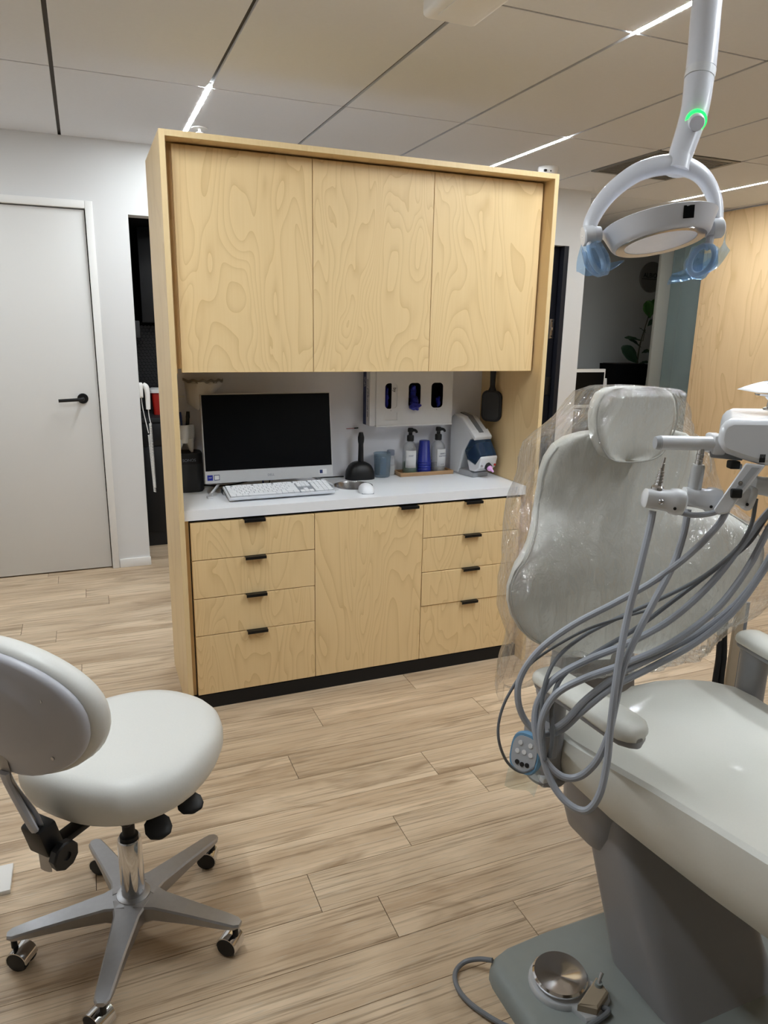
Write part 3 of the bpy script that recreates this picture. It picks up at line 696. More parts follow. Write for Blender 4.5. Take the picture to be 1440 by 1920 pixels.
for s in (-.040, .040): MB().cyl(ml(.110, s, .065), ml(.128, s, .062), .005, n=12).obj('screw', 'steel' if s < 0 else 'red_bin', t)
mprof([(-.10, 0), (.075, 0), (.075, .020), (.045, .028), (-.10, .028)], -.046, .046).obj('foot', 'unit_grey', t, bevel=.003)
# glove box dispenser on the niche back
XG0, XG1, YG, ZG0, ZG1 = .918, 1.300, .400, 1.060, 1.322
t = thing('glove_dispenser', ((XG0+XG1)/2, .45, ZG0), 'white metal glove dispenser with three slots hung on the niche back', 'glove dispenser')
slots = [(.975, 1.006), (1.090, 1.122), (1.204, 1.236)]
holes = [rrect(a-.014, b+.014, 1.138, 1.252, .018) for a, b in slots]+[rrect(.962, 1.022, 1.086, 1.122, .002)]
plate_holes([(XG0, ZG0), (XG1, ZG0), (XG1, ZG1), (XG0, ZG1)], holes, lambda p: (p[0], YG, p[1]), (0, .002, 0)).obj('front', 'paper_white', t)
MB().box(XG0, XG1, YG+.002, NB-.001, ZG0, ZG0+.002).obj('bottom', 'paper_white', t)
MB().box(XG1-.002, XG1, YG+.002, NB-.001, ZG0+.002, ZG1).obj('side', 'paper_white', t)
MB().box(XG0, XG1, YG-.004, YG, ZG0-.002, ZG0+.004).obj('lip', 'paper_white', t)
for (a, b), s in zip(slots, ('S', 'M', 'L')): text('size_mark', s, .007, ((a+b)/2, YG-.0006, 1.130), (1, 0, 0), (0, 0, 1), 'print_black', t)
bx = [(XG0-.028, 1.036), (1.039, 1.164), (1.167, 1.292)]
fills = [.45, 1.0, .0]
labs = ['navy and white glove box sticking out beside the dispenser', 'glove box behind the middle slot spilling blue gloves', 'nearly empty glove box behind the end slot']
for i, (a, b) in enumerate(bx):
    g = thing('glove_box', ((a+b)/2, .45, ZG0+.003), labs[i], 'glove box')
    sa, sb = slots[i]; z0, z1 = ZG0+.003, 1.318
    plate_holes([(a, z0), (b, z0), (b, z1), (a, z1)], [rrect(sa-.016 if i else sa-.012, sb+(.016 if i else -.012), 1.135, 1.255, .010)], lambda p: (p[0], YG+.004, p[1]), (0, .001, 0)).obj('front', 'paper_white', g)
    MB().box(a, b, YG+.005, YG+.030, z0, z0+.001).box(a, b, YG+.085, YG+.086, z0, z1).box(b-.001, b, YG+.005, YG+.085, z0, z1).box(a, b, YG+.005, YG+.085, z1-.001, z1).obj('carton', 'navy_print', g)
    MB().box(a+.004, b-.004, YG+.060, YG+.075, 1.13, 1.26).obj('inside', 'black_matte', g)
    sd = MB().box(a-.001, a, YG+.004, YG+.086, z0, z1).obj('side', 'paper_white', g)
    if i == 0:
        MB().box(a-.0015, a-.001, YG+.048, YG+.086, z0, z1).obj('side_print', 'navy_print', sd)
        text('print', 'darby', .020, (a-.0018, YG+.066, 1.255), (0, 0, -1), (0, 1, 0), 'paper_white', sd)
        text('print', 'EXAM GLOVES POWDER FREE', .0125, (a-.0013, YG+.030, 1.185), (0, 0, -1), (0, 1, 0), 'navy_print', sd)
        text('print', 'NITRILE', .009, (a-.0013, YG+.015, 1.21), (0, 0, -1), (0, 1, 0), 'print_grey', sd)
        text('print', 'by', .022, (1.008, YG+.0025, 1.222), (0, 0, -1), (1, 0, 0), 'print_black', g)
    # gloves pulled toward the slot
    rnd = random.Random(i+3)
    def blob(cx, cy, cz, sx, sy, sz, par):
        m = MB().ell((cx, cy, cz), (sx, sy, sz), n=18, m=12)
        for v in m.bm.verts:
            d = v.co-Vector((cx, cy, cz)); k = 1+.18*math.sin(d.x*260+d.z*190+i)+.14*math.sin(d.z*330-d.x*90+cz*40)
            v.co = Vector((cx, cy, cz))+d*k
        return m.obj('glove', 'blue_glove', par)
    if i == 0: blob(sa+.003, YG+.028, 1.185, .010, .016, .048, g)
    if i == 1:
        blob((sa+sb)/2, YG+.022, 1.20, .016, .018, .042, g); blob((sa+sb)/2-.006, YG-.0195, 1.148, .026, .0145, .017, g); blob((sa+sb)/2+.002, YG+.004, 1.172, .018, .024, .020, g)
    if i == 2: blob(sb-.002, YG+.016, 1.165, .010, .014, .024, g)
# black hand mirror hanging on the right inside panel
mc = Vector((1.474, .338, 1.146)); mx_ = Vector((.55, -.835, 0)).normalized(); my_ = Vector((-.835, -.55, 0)).normalized()
t = thing('hand_mirror', mc-UP*.07, 'black hand mirror hanging by its handle beside the birch side panel', 'mirror')
lp = rrect(-.052, .052, -.072, .072, .032, 6)
MB().loft([[mc+mx_*x+UP*z-my_*.005 for x, z in lp], [mc+mx_*x+UP*z+my_*.005 for x, z in lp]]).obj('frame', 'black_plastic', t, bevel=.003)
lp2 = rrect(-.042, .042, -.062, .062, .026, 6)
MB().loft([[mc+mx_*x+UP*z+my_*.005 for x, z in lp2], [mc+mx_*x+UP*z+my_*.0065 for x, z in lp2]]).obj('back_inlay', 'dark_grey', t)
MB().tube([mc+UP*.066, mc+UP*.105, mc+UP*.172], [.022, .012, .013, .015], 12, 5, flat=.45).obj('handle', 'black_plastic', t)
MB().tube([mc+UP*.168, mc+UP*.168+Vector((.033, .012, .004))], .003, 8, 2).obj('hook', 'steel', t)
#@@BIG
# ================================================================== STOOL
SCx = Vector((-.261, -.987, 0)); fa = math.radians(43)
SF = Vector((math.cos(fa), math.sin(fa), 0)); SL = Vector((math.sin(fa), -math.cos(fa), 0))
def st(f, l, z): return SCx+SF*f+SL*l+UP*z
t = thing('operator_stool', SCx, 'pale grey wheeled stool with oval backrest and brushed star base', 'stool')
# seat cushion
def seat_ring(s, z, df=0):
    out = []
    for k in range(48):
        a = 2*math.pi*k/48; cf, cl = math.cos(a), math.sin(a)
        e = 2/2.35
        f = (.262 if cf > 0 else .200)*math.copysign(abs(cf)**e, cf); l = .222*math.copysign(abs(cl)**e, cl)*(1-.10*(f/.22 if f > 0 else 0))
        out.append(st(f*s+.008, l*s-.014, z))
    return out
prof = [(.30, .430), (.70, .432), (.87, .438), (.96, .452), (1.0, .476), (1.0, .498), (.975, .520), (.92, .536), (.80, .545), (.55, .546), (.25, .543), (.02, .542)]
seat = MB().loft([seat_ring(s, z) for s, z in prof]).obj('seat', 'upholstery_stool', t, angle=80)
for k, (f, l) in enumerate(((.175, .118), (.160, .134))):
    MB().tube([st(f-.012, l-.010, .519), st(f+.006, l+.008, .511), st(f+.016, l+.020, .490)], [.001, .0045, .001], 8, 5).obj('wrinkle', 'upholstery_stool', seat)
# backrest
BC = Vector((-.480, -1.128, .735))
def bk(l, h, d): return BC+SL*l+UP*h+SF*(d+l*l*1.1)+SF*(-.10*h)
def oval(s, d, a=.205, b=.150, sh=0):
    out = []
    for k in range(44):
        q = 2*math.pi*k/44; e = 2/2.25
        cl, ch = math.cos(q), math.sin(q)
        l = a*math.copysign(abs(cl)**e, cl); h = b*math.copysign(abs(ch)**e, ch)*(1-.10*(l/a)**2)
        out.append(bk(l*s, h*s, d))
    return out
MB().loft([oval(s, d) for s, d in ((.90, .000), (.97, .004), (1.0, .016), (1.0, .034), (.96, .050), (.85, .060), (.5, .064), (.02, .065))]).obj('backrest', 'upholstery_stool', t, angle=80)
sh = MB().loft([oval(s, d, .196, .141) for s, d in ((.5, .001), (.99, .001), (1.0, -.004), (.98, -.013), (.93, -.017), (.78, -.018), (.60, -.028), (.55, -.030), (.02, -.031))]).obj('back_shell', 'shell_grey', t, angle=50)
for l, h in ((.125, .055), (.125, -.075), (-.125, .055), (-.125, -.075)):
    MB().cyl(bk(l, h, -.014), bk(l, h, -.0195), .004, n=12).obj('screw', 'steel', sh)
# J bar, clamp and knob behind the seat
MB().tube([bk(.0, -.05, -.025), bk(.0, -.155, -.018), st(-.245, .0, .50), st(-.235, .0, .43), st(-.232, .0, .36)], .017, 8, 5, flat=.3).obj('back_bar', 'brushed', t)
MB().tube([bk(.004, -.13, -.026), bk(.004, -.165, -.022), st(-.262, .006, .50), st(-.252, .006, .47)], .012, 8, 5, flat=.6).obj('bar_sleeve', 'shell_grey', t)
R3 = Matrix((SF, SL, UP)).transposed()
MB().obox(st(-.232, .0, .445), (.045, .060, .075), R3 @ Matrix.Rotation(math.radians(-14), 3, 'Y'), .008).obj('clamp', 'black_plastic', t)
MB().obox(st(-.13, .0, .405), (.20, .035, .016), R3, .003).obj('clamp_arm', 'black_metal', t)
MB().lathe([(.010, 0), (.010, .012), (.030, .014), (.032, .030), (.029, .034), (.010, .034), (.009, .030), (.0, .030)], st(-.225, .026, .410), SL, 9).obj('knob', 'black_plastic', t)
# column and levers
MB().lathe([(.0, .115), (.0285, .115), (.0285, .270), (.026, .274), (.0, .274)], SCx, n=32).obj('column', 'chrome', t)
MB().lathe([(.022, .274), (.022, .282), (.015, .284), (.015, .37), (.0, .37)], SCx, n=20).obj('gas_lift', 'rubber_black', t)
MB().obox(st(0, 0, .398), (.16, .16, .042), R3, .008).obj('mechanism', 'black_metal', t)
def paddle(p0, p1, name):
    d = (p1-p0).normalized(); s_ = d.cross(UP).normalized()
    rings = []
    for q, wdt, th in ((0, .008, .006), (.30, .009, .006), (.45, .017, .007), (.58, .029, .007), (.8, .031, .007), (.94, .024, .006), (1, .008, .003)):
        c = p0.lerp(p1, q); rings.append([c+s_*wdt*math.cos(a)+UP*th*math.sin(a) for a in [2*math.pi*k/12 for k in range(12)]])
    MB().loft(rings).obj(name, 'black_plastic', t)
paddle(st(.02, .06, .392), at(302, 1572, 1.66), 'lever')
paddle(st(.10, .09, .400), at(362, 1524, 1.72), 'lever')
# star base, legs and casters
hub = MB().lathe([(.0, .062), (.040, .062), (.046, .070), (.046, .100), (.040, .114), (.030, .118), (.0, .118)], SCx, n=30).obj('hub', 'brushed', t)
for k in range(5):
    a = math.radians(36.6+72*k); d = Vector((math.cos(a), math.sin(a), 0)); s_ = Vector((-d.y, d.x, 0))
    rings = []
    for q, wd, zt_, zb in ((.025, .046, .113, .062), (.07, .031, .110, .070), (.16, .0245, .103, .074), (.25, .0195, .095, .075), (.274, .0175, .092, .077), (.285, .010, .090, .079)):
        c = SCx+d*q
        rings.append([c+s_*x+UP*z for x, z in ((-wd, zb+.004), (-wd, zt_-.004), (-wd+.004, zt_), (wd-.004, zt_), (wd, zt_-.004), (wd, zb+.004), (wd-.005, zb), (-wd+.005, zb))])
    MB().loft(rings).obj('leg', 'brushed', t)
    # caster: stem, chrome hood, two black wheels
    cc = SCx+d*.272; ya = a+(.6, 2.2, 1.0, 2.6, 1.5)[k]
    ax = Vector((math.cos(ya), math.sin(ya), 0)); fw = Vector((-ax.y, ax.x, 0)); wc = cc+fw*.016+UP*.0265
    MB().cyl(cc+UP*.050, cc+UP*.080, .007, n=12).obj('caster_stem', 'rubber_black', t)
    ch = MB()
    rings = []
    for j in range(13):
        q = math.radians(-25+205*j/12)
        rings.append([wc+ax*x+(fw*math.cos(q)*-1+UP*math.sin(q))*rr for x, rr in ((-.022, .0275), (.022, .0275), (.022, .0245), (-.022, .0245))])
    hd = ch.loft(rings).obj('caster_hood', 'chrome', t)
    MB().obox(cc.lerp(wc, .5)+UP*.022, (.016, .016, .016), None, .003).obj('caster_neck', 'rubber_black', t)
    for sgn in (-1, 1):
        MB().lathe([(.0, .0), (.024, .0), (.0262, .003), (.0262, .012), (.022, .0145), (.0, .0145)], wc+ax*(sgn*.0065), ax*sgn, 24).obj('wheel', 'rubber_black', t)
        MB().lathe([(.0, .0), (.0235, .0), (.0225, .0014), (.0, .002)], wc+ax*(sgn*.0212), ax*sgn, 24).obj('wheel_cap', 'dark_grey' if k % 2 else 'black_plastic', t)
# white pedestal foot beside the stool
t = thing('pedestal', (-.62, -.69, 0), 'small white square pedestal foot standing behind the stool', 'pedestal')
MB().box(-.70, -.566, -.742, -.634, 0, .014, .002).obj('foot_plate', 'trim_white', t)
MB().lathe([(.012, .014), (.012, .55), (.016, .552), (.016, .556)], (-.655, -.69, 0)).obj('post', 'chrome', t)
MB().lathe([(.0, .556), (.11, .556), (.112, .562), (.11, .568), (.0, .568)], (-.655, -.69, 0)).obj('top', 'trim_white', t)
#@@CHAIR
# ================================================================== DENTAL CHAIR
CX = 1.0
t = thing('dental_chair', (CX, -1.5, 0), 'grey upholstered dental chair with butterfly backrest and arm pads', 'dental chair')
# base plate
pl = [(.497, -1.46), (.502, -1.435), (.520, -1.415), (.56, -1.402), (.68, -1.394), (1.35, -1.394), (1.40, -1.42), (1.42, -1.5), (1.42, -2.25), (1.37, -2.33), (.60, -2.33), (.53, -2.28), (.505, -2.0)]
def ring2(s, z): return [Vector((.96+(x-.96)*s, -1.85+(y+1.85)*s, z)) for x, y in pl]
MB().loft([ring2(1.0, 0), ring2(1.0, .022), ring2(.985, .040), ring2(.965, .047)]).obj('base_plate', 'base_grey', t, angle=50)
# slanted lift arm
def col_ring(z, x0, x1):
    y1 = -1.530+.52*z; y0 = -1.765+.68*z
    r = .045
    pts = rrect(x0, x1, y0, y1, r, 6)
    return [Vector((x, y, z)) for x, y in pts]
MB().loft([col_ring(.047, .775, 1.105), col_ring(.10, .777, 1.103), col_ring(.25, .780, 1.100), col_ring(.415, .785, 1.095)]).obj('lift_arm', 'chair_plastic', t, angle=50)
# pivot cover under the seat
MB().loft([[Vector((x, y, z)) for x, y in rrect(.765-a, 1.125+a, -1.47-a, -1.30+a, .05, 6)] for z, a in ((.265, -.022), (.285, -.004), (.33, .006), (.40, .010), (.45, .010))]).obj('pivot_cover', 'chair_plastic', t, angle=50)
MB().box(.92, .98, -1.66, -1.60, .395, .46, .006).obj('latch', 'rubber_black', t)
# seat: cross-sections along Y
secs = [(-1.215, .05, .555, .485), (-1.222, .13, .560, .470), (-1.245, .205, .563, .455), (-1.285, .262, .566, .440), (-1.335, .296, .568, .432), (-1.40, .298, .570, .428), (-1.50, .280, .573, .410), (-1.62, .256, .578, .400), (-1.75, .240, .586, .400), (-1.90, .228, .598, .412), (-2.1, .215, .615, .450), (-2.3, .205, .625, .485), (-2.40, .19, .622, .50), (-2.44, .12, .615, .52)]
def seat_sec(y, hw, zt_, zb):
    P = []
    n = 12
    for k in range(n+1):                       # top, gently dished
        u = -1+2*k/n; P.append((u*(hw-.010), zt_-.014*(1-u*u)))
    h = zt_-zb
    P += [(hw, zt_-.008), (hw+.006, zt_-.03), (hw+.008, zt_-h*.45), (hw-.004, zt_-h*.72), (hw-.035, zb+.008), (hw*.72, zb)]
    P += [(-hw*.72, zb), (-hw+.035, zb+.008), (-hw+.004, zt_-h*.72), (-hw-.008, zt_-h*.45), (-hw-.006, zt_-.03), (-hw, zt_-.008)]
    return [Vector((CX+x, y, z)) for x, z in P]
fine = []
for a, b in zip(secs, secs[1:]):
    for k in range(3): fine.append(tuple(a[i]+(b[i]-a[i])*k/3 for i in range(4)))
fine.append(secs[-1])
seat = MB().loft([seat_sec(*s) for s in fine]).obj('seat', 'upholstery', t, angle=32)
# backrest
BZ = [(1.246, .075, .45), (1.243, .150, .7), (1.234, .190, .85), (1.215, .222, 1), (1.185, .246, 1), (1.15, .258, 1), (1.11, .262, 1), (1.07, .268, 1), (1.04, .292, 1), (1.01, .330, 1), (.98, .365, 1), (.95, .390, 1), (.915, .403, 1), (.88, .402, 1), (.84, .388, 1), (.80, .362, 1), (.765, .325, 1), (.735, .280, 1), (.705, .225, 1), (.68, .165, .9), (.66, .10, .7), (.652, .05, .4)]
def sstep(a, b, x): q = min(1, max(0, (x-a)/(b-a))); return q*q*(3-2*q)
def back_front(s, z, hw):
    edge = -1.150-.115*(1-sstep(.97, 1.08, z))+.045*(1-sstep(.68, .80, z)); cen = -1.128-.052*(1-sstep(.85, 1.18, z))
    return cen+(edge-cen)*abs(s)**2.2
def back_ring(z, hw, th):
    n = 22; fr_, bk_ = [], []
    for k in range(n+1):
        s = -1+2*k/n; y = back_front(s, z, hw)
        e = (1-abs(s)**5)**.5 if abs(s) < 1 else 0
        fr_.append(Vector((CX+s*hw, y-.030*e*th, z))); bk_.append(Vector((CX+s*hw, y+.010+.050*e*th, z+.0)))
    return fr_+bk_[::-1]
rr = []
for a, b in zip(BZ, BZ[1:]):
    for k in range(2): rr.append(tuple(a[i]+(b[i]-a[i])*k/2 for i in range(3)))
rr.append(BZ[-1])
back = MB().loft([back_ring(*q) for q in rr]).obj('backrest', 'upholstery', t, angle=80)
for sg in (-1, 1):
    MB().tube([Vector((CX+sg*(hw-.006), back_front(1, z, hw)-.004, z)) for z, hw, th in BZ[3:18]], .0022, 6, 4).obj('seam', 'seam', back)
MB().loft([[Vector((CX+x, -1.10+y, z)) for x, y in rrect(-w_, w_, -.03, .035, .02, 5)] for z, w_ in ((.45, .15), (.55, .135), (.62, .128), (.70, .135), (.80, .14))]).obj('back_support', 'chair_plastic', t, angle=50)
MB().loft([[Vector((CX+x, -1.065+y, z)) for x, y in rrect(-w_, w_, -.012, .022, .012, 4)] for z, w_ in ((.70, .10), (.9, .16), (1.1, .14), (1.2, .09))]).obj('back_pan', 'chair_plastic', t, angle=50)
# headrest
HB = [(1.360, .055, .35), (1.357, .082, .7), (1.346, .104, .95), (1.325, .118, 1), (1.295, .124, 1), (1.265, .121, 1), (1.235, .110, 1), (1.212, .097, 1), (1.194, .080, .85), (1.184, .055, .6), (1.180, .02, .3)]
def head_ring(z, hw, th):
    n = 16; fr_, bk_ = [], []
    for k in range(n+1):
        s = -1+2*k/n; e = (1-abs(s)**4)**.5 if abs(s) < 1 else 0
        y = -1.180-.030*abs(s)**2+.10*(z-1.27)*.5
        fr_.append(Vector((CX-.033+s*hw, y-.016*e*th, z))); bk_.append(Vector((CX-.033+s*hw, y+.022+.030*e*th, z)))
    return fr_+bk_[::-1]
rr = []
for a, b in zip(HB, HB[1:]):
    for k in range(2): rr.append(tuple(a[i]+(b[i]-a[i])*k/2 for i in range(3)))
rr.append(HB[-1])
hr = MB().loft([head_ring(*q) for q in rr]).obj('headrest', 'upholstery', t, angle=80)
MB().tube([Vector((CX-.033-hw, -1.186-.030+.05*(z-1.27), z)) for z, hw, th in HB[2:]]+[Vector((CX-.033+hw, -1.186-.030+.05*(z-1.27), z)) for z, hw, th in reversed(HB[2:])], .0022, 6, 4).obj('seam', 'seam', hr)
MB().obox(Vector((CX-.02, -1.10, 1.24)), (.09, .02, .22), None, .008).obj('headrest_bar', 'chrome', t)
# armrests
for sg in (-1, 1):
    px_ = CX+sg*.322; py_ = -1.352
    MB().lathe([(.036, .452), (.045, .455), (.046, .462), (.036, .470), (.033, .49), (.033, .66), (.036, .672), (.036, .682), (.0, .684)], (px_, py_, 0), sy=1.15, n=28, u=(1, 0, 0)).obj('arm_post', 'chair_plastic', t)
    MB().obox(Vector((px_-sg*.03, py_+.0, .462)), (.13, .08, .03), None, .01).obj('arm_bracket', 'unit_plastic', t)
    a = Vector((px_+sg*.000, -1.322, .700)); b = Vector((px_-sg*.030, -1.605, .697))
    d = (b-a).normalized(); s_ = Vector((-d.y, d.x, 0))
    rings = []; rim = []
    for q, wd, th in ((-.05, .020, .010), (-.03, .034, .020), (0.02, .042, .025), (.2, .044, .026), (.55, .044, .025), (.82, .047, .027), (.93, .044, .025), (.985, .032, .018), (1.01, .016, .008)):
        c = a+(b-a)*q
        rings.append([c+s_*wd*math.copysign(abs(math.cos(x))**.75, math.cos(x))+UP*((th if math.sin(x) > 0 else .012)*math.copysign(abs(math.sin(x))**.75, math.sin(x))) for x in [2*math.pi*k/20 for k in range(20)]])
        rim.append([c+s_*(wd-.006)*math.copysign(abs(math.cos(x))**.6, math.cos(x))+UP*(-.014+.012*math.sin(x)) for x in [2*math.pi*k/20 for k in range(20)]])
    MB().loft(rings).obj('arm_pad', 'upholstery', t, angle=80)
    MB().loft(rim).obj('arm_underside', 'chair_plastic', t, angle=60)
# control touchpad wrapped in blue film, on the near post
tc_ = at(985, 1412, 1.60)
tp = thing('control_touchpad', tc_-Vector((0, 0, .05)), 'chair control pad wrapped in blue barrier film below the arm post', 'control pad')
nx = (CAM-tc_).normalized(); nn = (Vector((-.85, -.50, .25))).normalized(); tx = nn.cross(UP).normalized()*-1; ty = nn.cross(tx).normalized()
if ty.z < 0: ty = -ty
def tpad(x, y, z): return tc_+tx*x+ty*y+nn*z
lp = [(.036*math.copysign(abs(math.cos(a))**.7, math.cos(a)), .047*math.copysign(abs(math.sin(a))**.7, math.sin(a))) for a in [2*math.pi*k/32 for k in range(32)]]
MB().loft([[tpad(x*s, y*s, z) for x, y in lp] for s, z in ((.75, -.045), (.95, -.02), (1, 0), (.94, .006), (.9, .006))]).obj('case', 'blue_film_solid', tp, angle=50)
MB().loft([[tpad(x*.82, y*.82, z) for x, y in lp] for z in (.006, .0075)]).obj('face', 'unit_grey', tp)
for i, (bx_, by_) in enumerate(((-.012, .022), (.012, .022), (-.016, .002), (0, .004), (.016, .002), (-.012, -.022), (.0, -.024), (.012, -.022))):
    MB().cyl(tpad(bx_, by_, .0075), tpad(bx_, by_, .0092), .0052, n=14).obj('button', 'paper_white' if i < 5 else 'black_plastic', tp)
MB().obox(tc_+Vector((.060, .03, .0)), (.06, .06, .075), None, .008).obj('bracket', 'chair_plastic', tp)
rows_ = []
for k in range(9):
    q = k/8; rows_.append([tpad(-.036+.072*q, -.035-.055*h-.004*math.sin(q*6), -.012+.010*math.sin(q*5+h*2)) for h in (0, .5, 1)])
MB().grid(rows_).obj('loose_film', 'thin_film', tp)
# clear barrier sleeve pulled over the back
cv = thing('barrier_sleeve', (CX, -1.12, .52), 'clear wrinkled plastic sleeve pulled over backrest and headrest', 'plastic cover')
KP = [(1.3605, .058, .042, -1.175), (1.358, .098, .066, -1.175), (1.347, .130, .080, -1.172), (1.32, .150, .088, -1.165), (1.28, .172, .094, -1.15), (1.25, .210, .097, -1.135), (1.22, .252, .10, -1.125), (1.18, .280, .10, -1.125), (1.12, .300, .105, -1.125), (1.05, .335, .112, -1.13), (.98, .395, .125, -1.15), (.92, .422, .14, -1.165), (.85, .418, .145, -1.165), (.80, .392, .145, -1.165), (.75, .352, .143, -1.162), (.70, .330, .14, -1.155), (.62, .318, .13, -1.14), (.56, .312, .12, -1.13), (.53, .310, .118, -1.13)]
from mathutils import noise as mnoise
rows_ = []
for a, b in zip(KP, KP[1:]):
    for k in range(8): rows_.append(tuple(a[i]+(b[i]-a[i])*k/8 for i in range(4)))
rows_.append(KP[-1])
rings = []
NR = 240
def crease(x, z, fx, fz, seed, pw):
    # ridged noise stretched along a slant, like pulled film
    u, v = x*math.cos(.5)-z*math.sin(.5), x*math.sin(.5)+z*math.cos(.5)
    return (1-abs(mnoise.noise(Vector((u*fx, v*fz, seed)))))**pw
for (z, hw, hd, yc_) in rows_:
    ring = []
    for k in range(NR):
        a = 2*math.pi*k/NR; e = 2/2.4
        c_, s_ = math.cos(a), math.sin(a)
        x = hw*math.copysign(abs(c_)**e, c_); y = (hd+(.028 if s_ < 0 else 0))*math.copysign(abs(s_)**e, s_)
        low = 1-sstep(.62, .9, z)
        arc = x if s_ < 0 else x+2.1
        cr = .018*crease(arc, z, 13, 2.2, 1.3, 8)+.010*crease(arc+.3, z, 30, 6, 5.1, 6)+.004*mnoise.noise(Vector((arc*22, z*9, 2)))
        cr *= (.75+.5*low)*(1-.72*abs(c_)**3)
        cr += .010*mnoise.noise(Vector((arc*9, z*6, 7.7)))*(1-abs(c_)**4)
        fwd = -.125*abs(x/.42)**2*(1-sstep(.95, 1.1, z))            # follow the wings forward
        fwd *= sstep(.62, .78, z)
        if s_ > 0: cr = abs(cr)*.5; y += .022*abs(s_)
        nx_, ny_ = c_, s_
        yy = yc_+y+fwd+ny_*cr
        if abs(x) > .20: yy = max(yy, -1.294-.40*sstep(.735, .80, z))     # hangs behind the arm posts
        cx_ = CX-.033*sstep(1.14, 1.25, z)
        ring.append(Vector((cx_+x+nx_*cr*1.2, yy, (max(z, .655-.13*sstep(.24, .38, abs(x))) if s_ < 0 else z)+.008*math.sin(a*5+1)*(1 if z < .55 else 0))))
    rings.append(ring)
MB().loft(rings, cap0=True, cap1=False).obj('film', 'clear_film', cv, angle=60)
#@@UNIT
# ================================================================== DELIVERY UNIT (swings over the seat)
DD = 1.40
EX = Vector((math.cos(YAW), -math.sin(YAW), 0)); EY = Vector((math.sin(YAW), math.cos(YAW), 0))
def dv(u, v, dy=0.0): return at(u, v, DD+dy)
EH = ray(1350, 820); EH.z = 0; EH.normalize()
t = thing('delivery_unit', Vector((1.62, -1.62, 0)), 'white dental delivery unit with handle and looping grey hoses', 'delivery unit')
hp = [(1346, 826), (1348, 812), (1352, 800), (1360, 791), (1374, 785), (1450, 786), (1600, 790), (1600, 884), (1500, 880), (1430, 874), (1395, 864), (1362, 852), (1350, 843)]
MB().loft([[dv(u, v, .0) for u, v in hp], [dv(u, v)+EH*.24 for u, v in hp]]).obj('head', 'unit_plastic', t, bevel=.012)
hm = MB(); hb_ = dv(1429, 863, -.0012); HR = Matrix((EX, EY, UP)).transposed()
hm.obox(hb_, (.011, .0012, .009), HR)
for q in (-.0042, -.0014, .0014, .0042): hm.obox(hb_+EX*q+UP*.0075, (.0018, .0012, .008), HR)
hm.obj('hand_mark', 'print_black', t)
hd = MB().tube([dv(1236, 830, .03), dv(1290, 831, .03), dv(1340, 832, .03)], .0142, 18, 2).obj('handle', 'unit_plastic', t)
MB().cyl(dv(1228, 830, .03), dv(1238, 830, .03), .0125, .0145, 18).obj('handle_cap', 'unit_grey', t)
MB().obox(dv(1341, 832, .04), (.026, .05, .040), Matrix((EX, EY, UP)).transposed(), .006).obj('handle_socket', 'unit_plastic', t)
pp = [(1330, 846), (1392, 848), (1392, 864), (1332, 858)]
MB().loft([[dv(u, v, .03) for u, v in pp], [dv(u, v, .16) for u, v in pp]]).obj('bracket', 'unit_grey', t, bevel=.002)
MB().obox(dv(1375, 871, .02), (.020, .02, .016), Matrix((EX, EY, UP)).transposed(), .003).obj('knob', 'rubber_black', t)
MB().obox(dv(1384, 874, .02), (.010, .016, .011), Matrix((EX, EY, UP)).transposed(), .002).obj('knob_side', 'unit_grey', t)
ap = [(1398, 868), (1436, 872), (1365, 962), (1346, 966), (1338, 955)]
MB().loft([[dv(u, v, .0) for u, v in ap], [dv(u, v, .045) for u, v in ap]]).obj('holder_arm', 'unit_plastic', t, bevel=.003)
ap = [(1410, 876), (1424, 877), (1384, 926), (1372, 926)]
MB().loft([[dv(u, v, -.0015) for u, v in ap], [dv(u, v, .002) for u, v in ap]]).obj('arm_inlay', 'unit_grey', t)
MB().lathe([(.0045, 0), (.0045, .0012), (.002, .0014), (.0, .0006)], dv(1388, 906, -.002), -EY, 16).obj('screw', 'steel', t)
MB().obox(dv(1378, 924, .004), (.022, .02, .018), Matrix((EX, EY, UP)).transposed(), .003).obj('arm_gap', 'rubber_black', t)
def holder(u0, u1, v, dy, stud, name='holder'):
    """a handpiece holder: tapered body, domed disc, button"""
    a = dv(u0, v-4, dy); b = dv(u1, v+6, dy); d = (b-a).normalized()
    s_ = d.cross(UP).normalized(); n_ = s_.cross(d)
    rings = []
    for q, w_, h in ((0, .012, .013), (.04, .0165, .0185), (.35, .017, .019), (.62, .0185, .0215), (.66, .0205, .0245), (.80, .022, .026), (.92, .020, .024), (1.0, .011, .014)):
        c = a.lerp(b, q); rings.append([c+s_*w_*math.copysign(abs(math.cos(x))**.7, math.cos(x))+n_*h*math.copysign(abs(math.sin(x))**.7, math.sin(x)) for x in [2*math.pi*k/20 for k in range(20)]])
    o = MB().loft(rings).obj(name, 'unit_plastic', t, angle=40)
    toc = (CAM-a).normalized()
    if stud: MB().ell(a.lerp(b, .42)+toc*.017-UP*.0035, (.006, .006, .006)).obj('button', 'steel', o)
    MB().cyl(a.lerp(b, .76)+toc*.0205-UP*.013, a.lerp(b, .76)+toc*.024-UP*.014, .0030, n=12).obj('port', 'rubber_black', o)
    return o
holder(1206, 1285, 937, .0, True)
MB().tube([dv(1280, 932, .05), dv(1315, 931, .05)], .0095, 14, 1).obj('holder_link', 'unit_plastic', t)
holder(1278, 1352, 934, .05, False)
holder(1372, 1412, 930, .07, False)
holder(1408, 1478, 912, .09, False)
MB().tube([dv(1400, 922, .09), dv(1450, 915, .09)], .0085, 14, 1).obj('holder_link', 'unit_plastic', t)
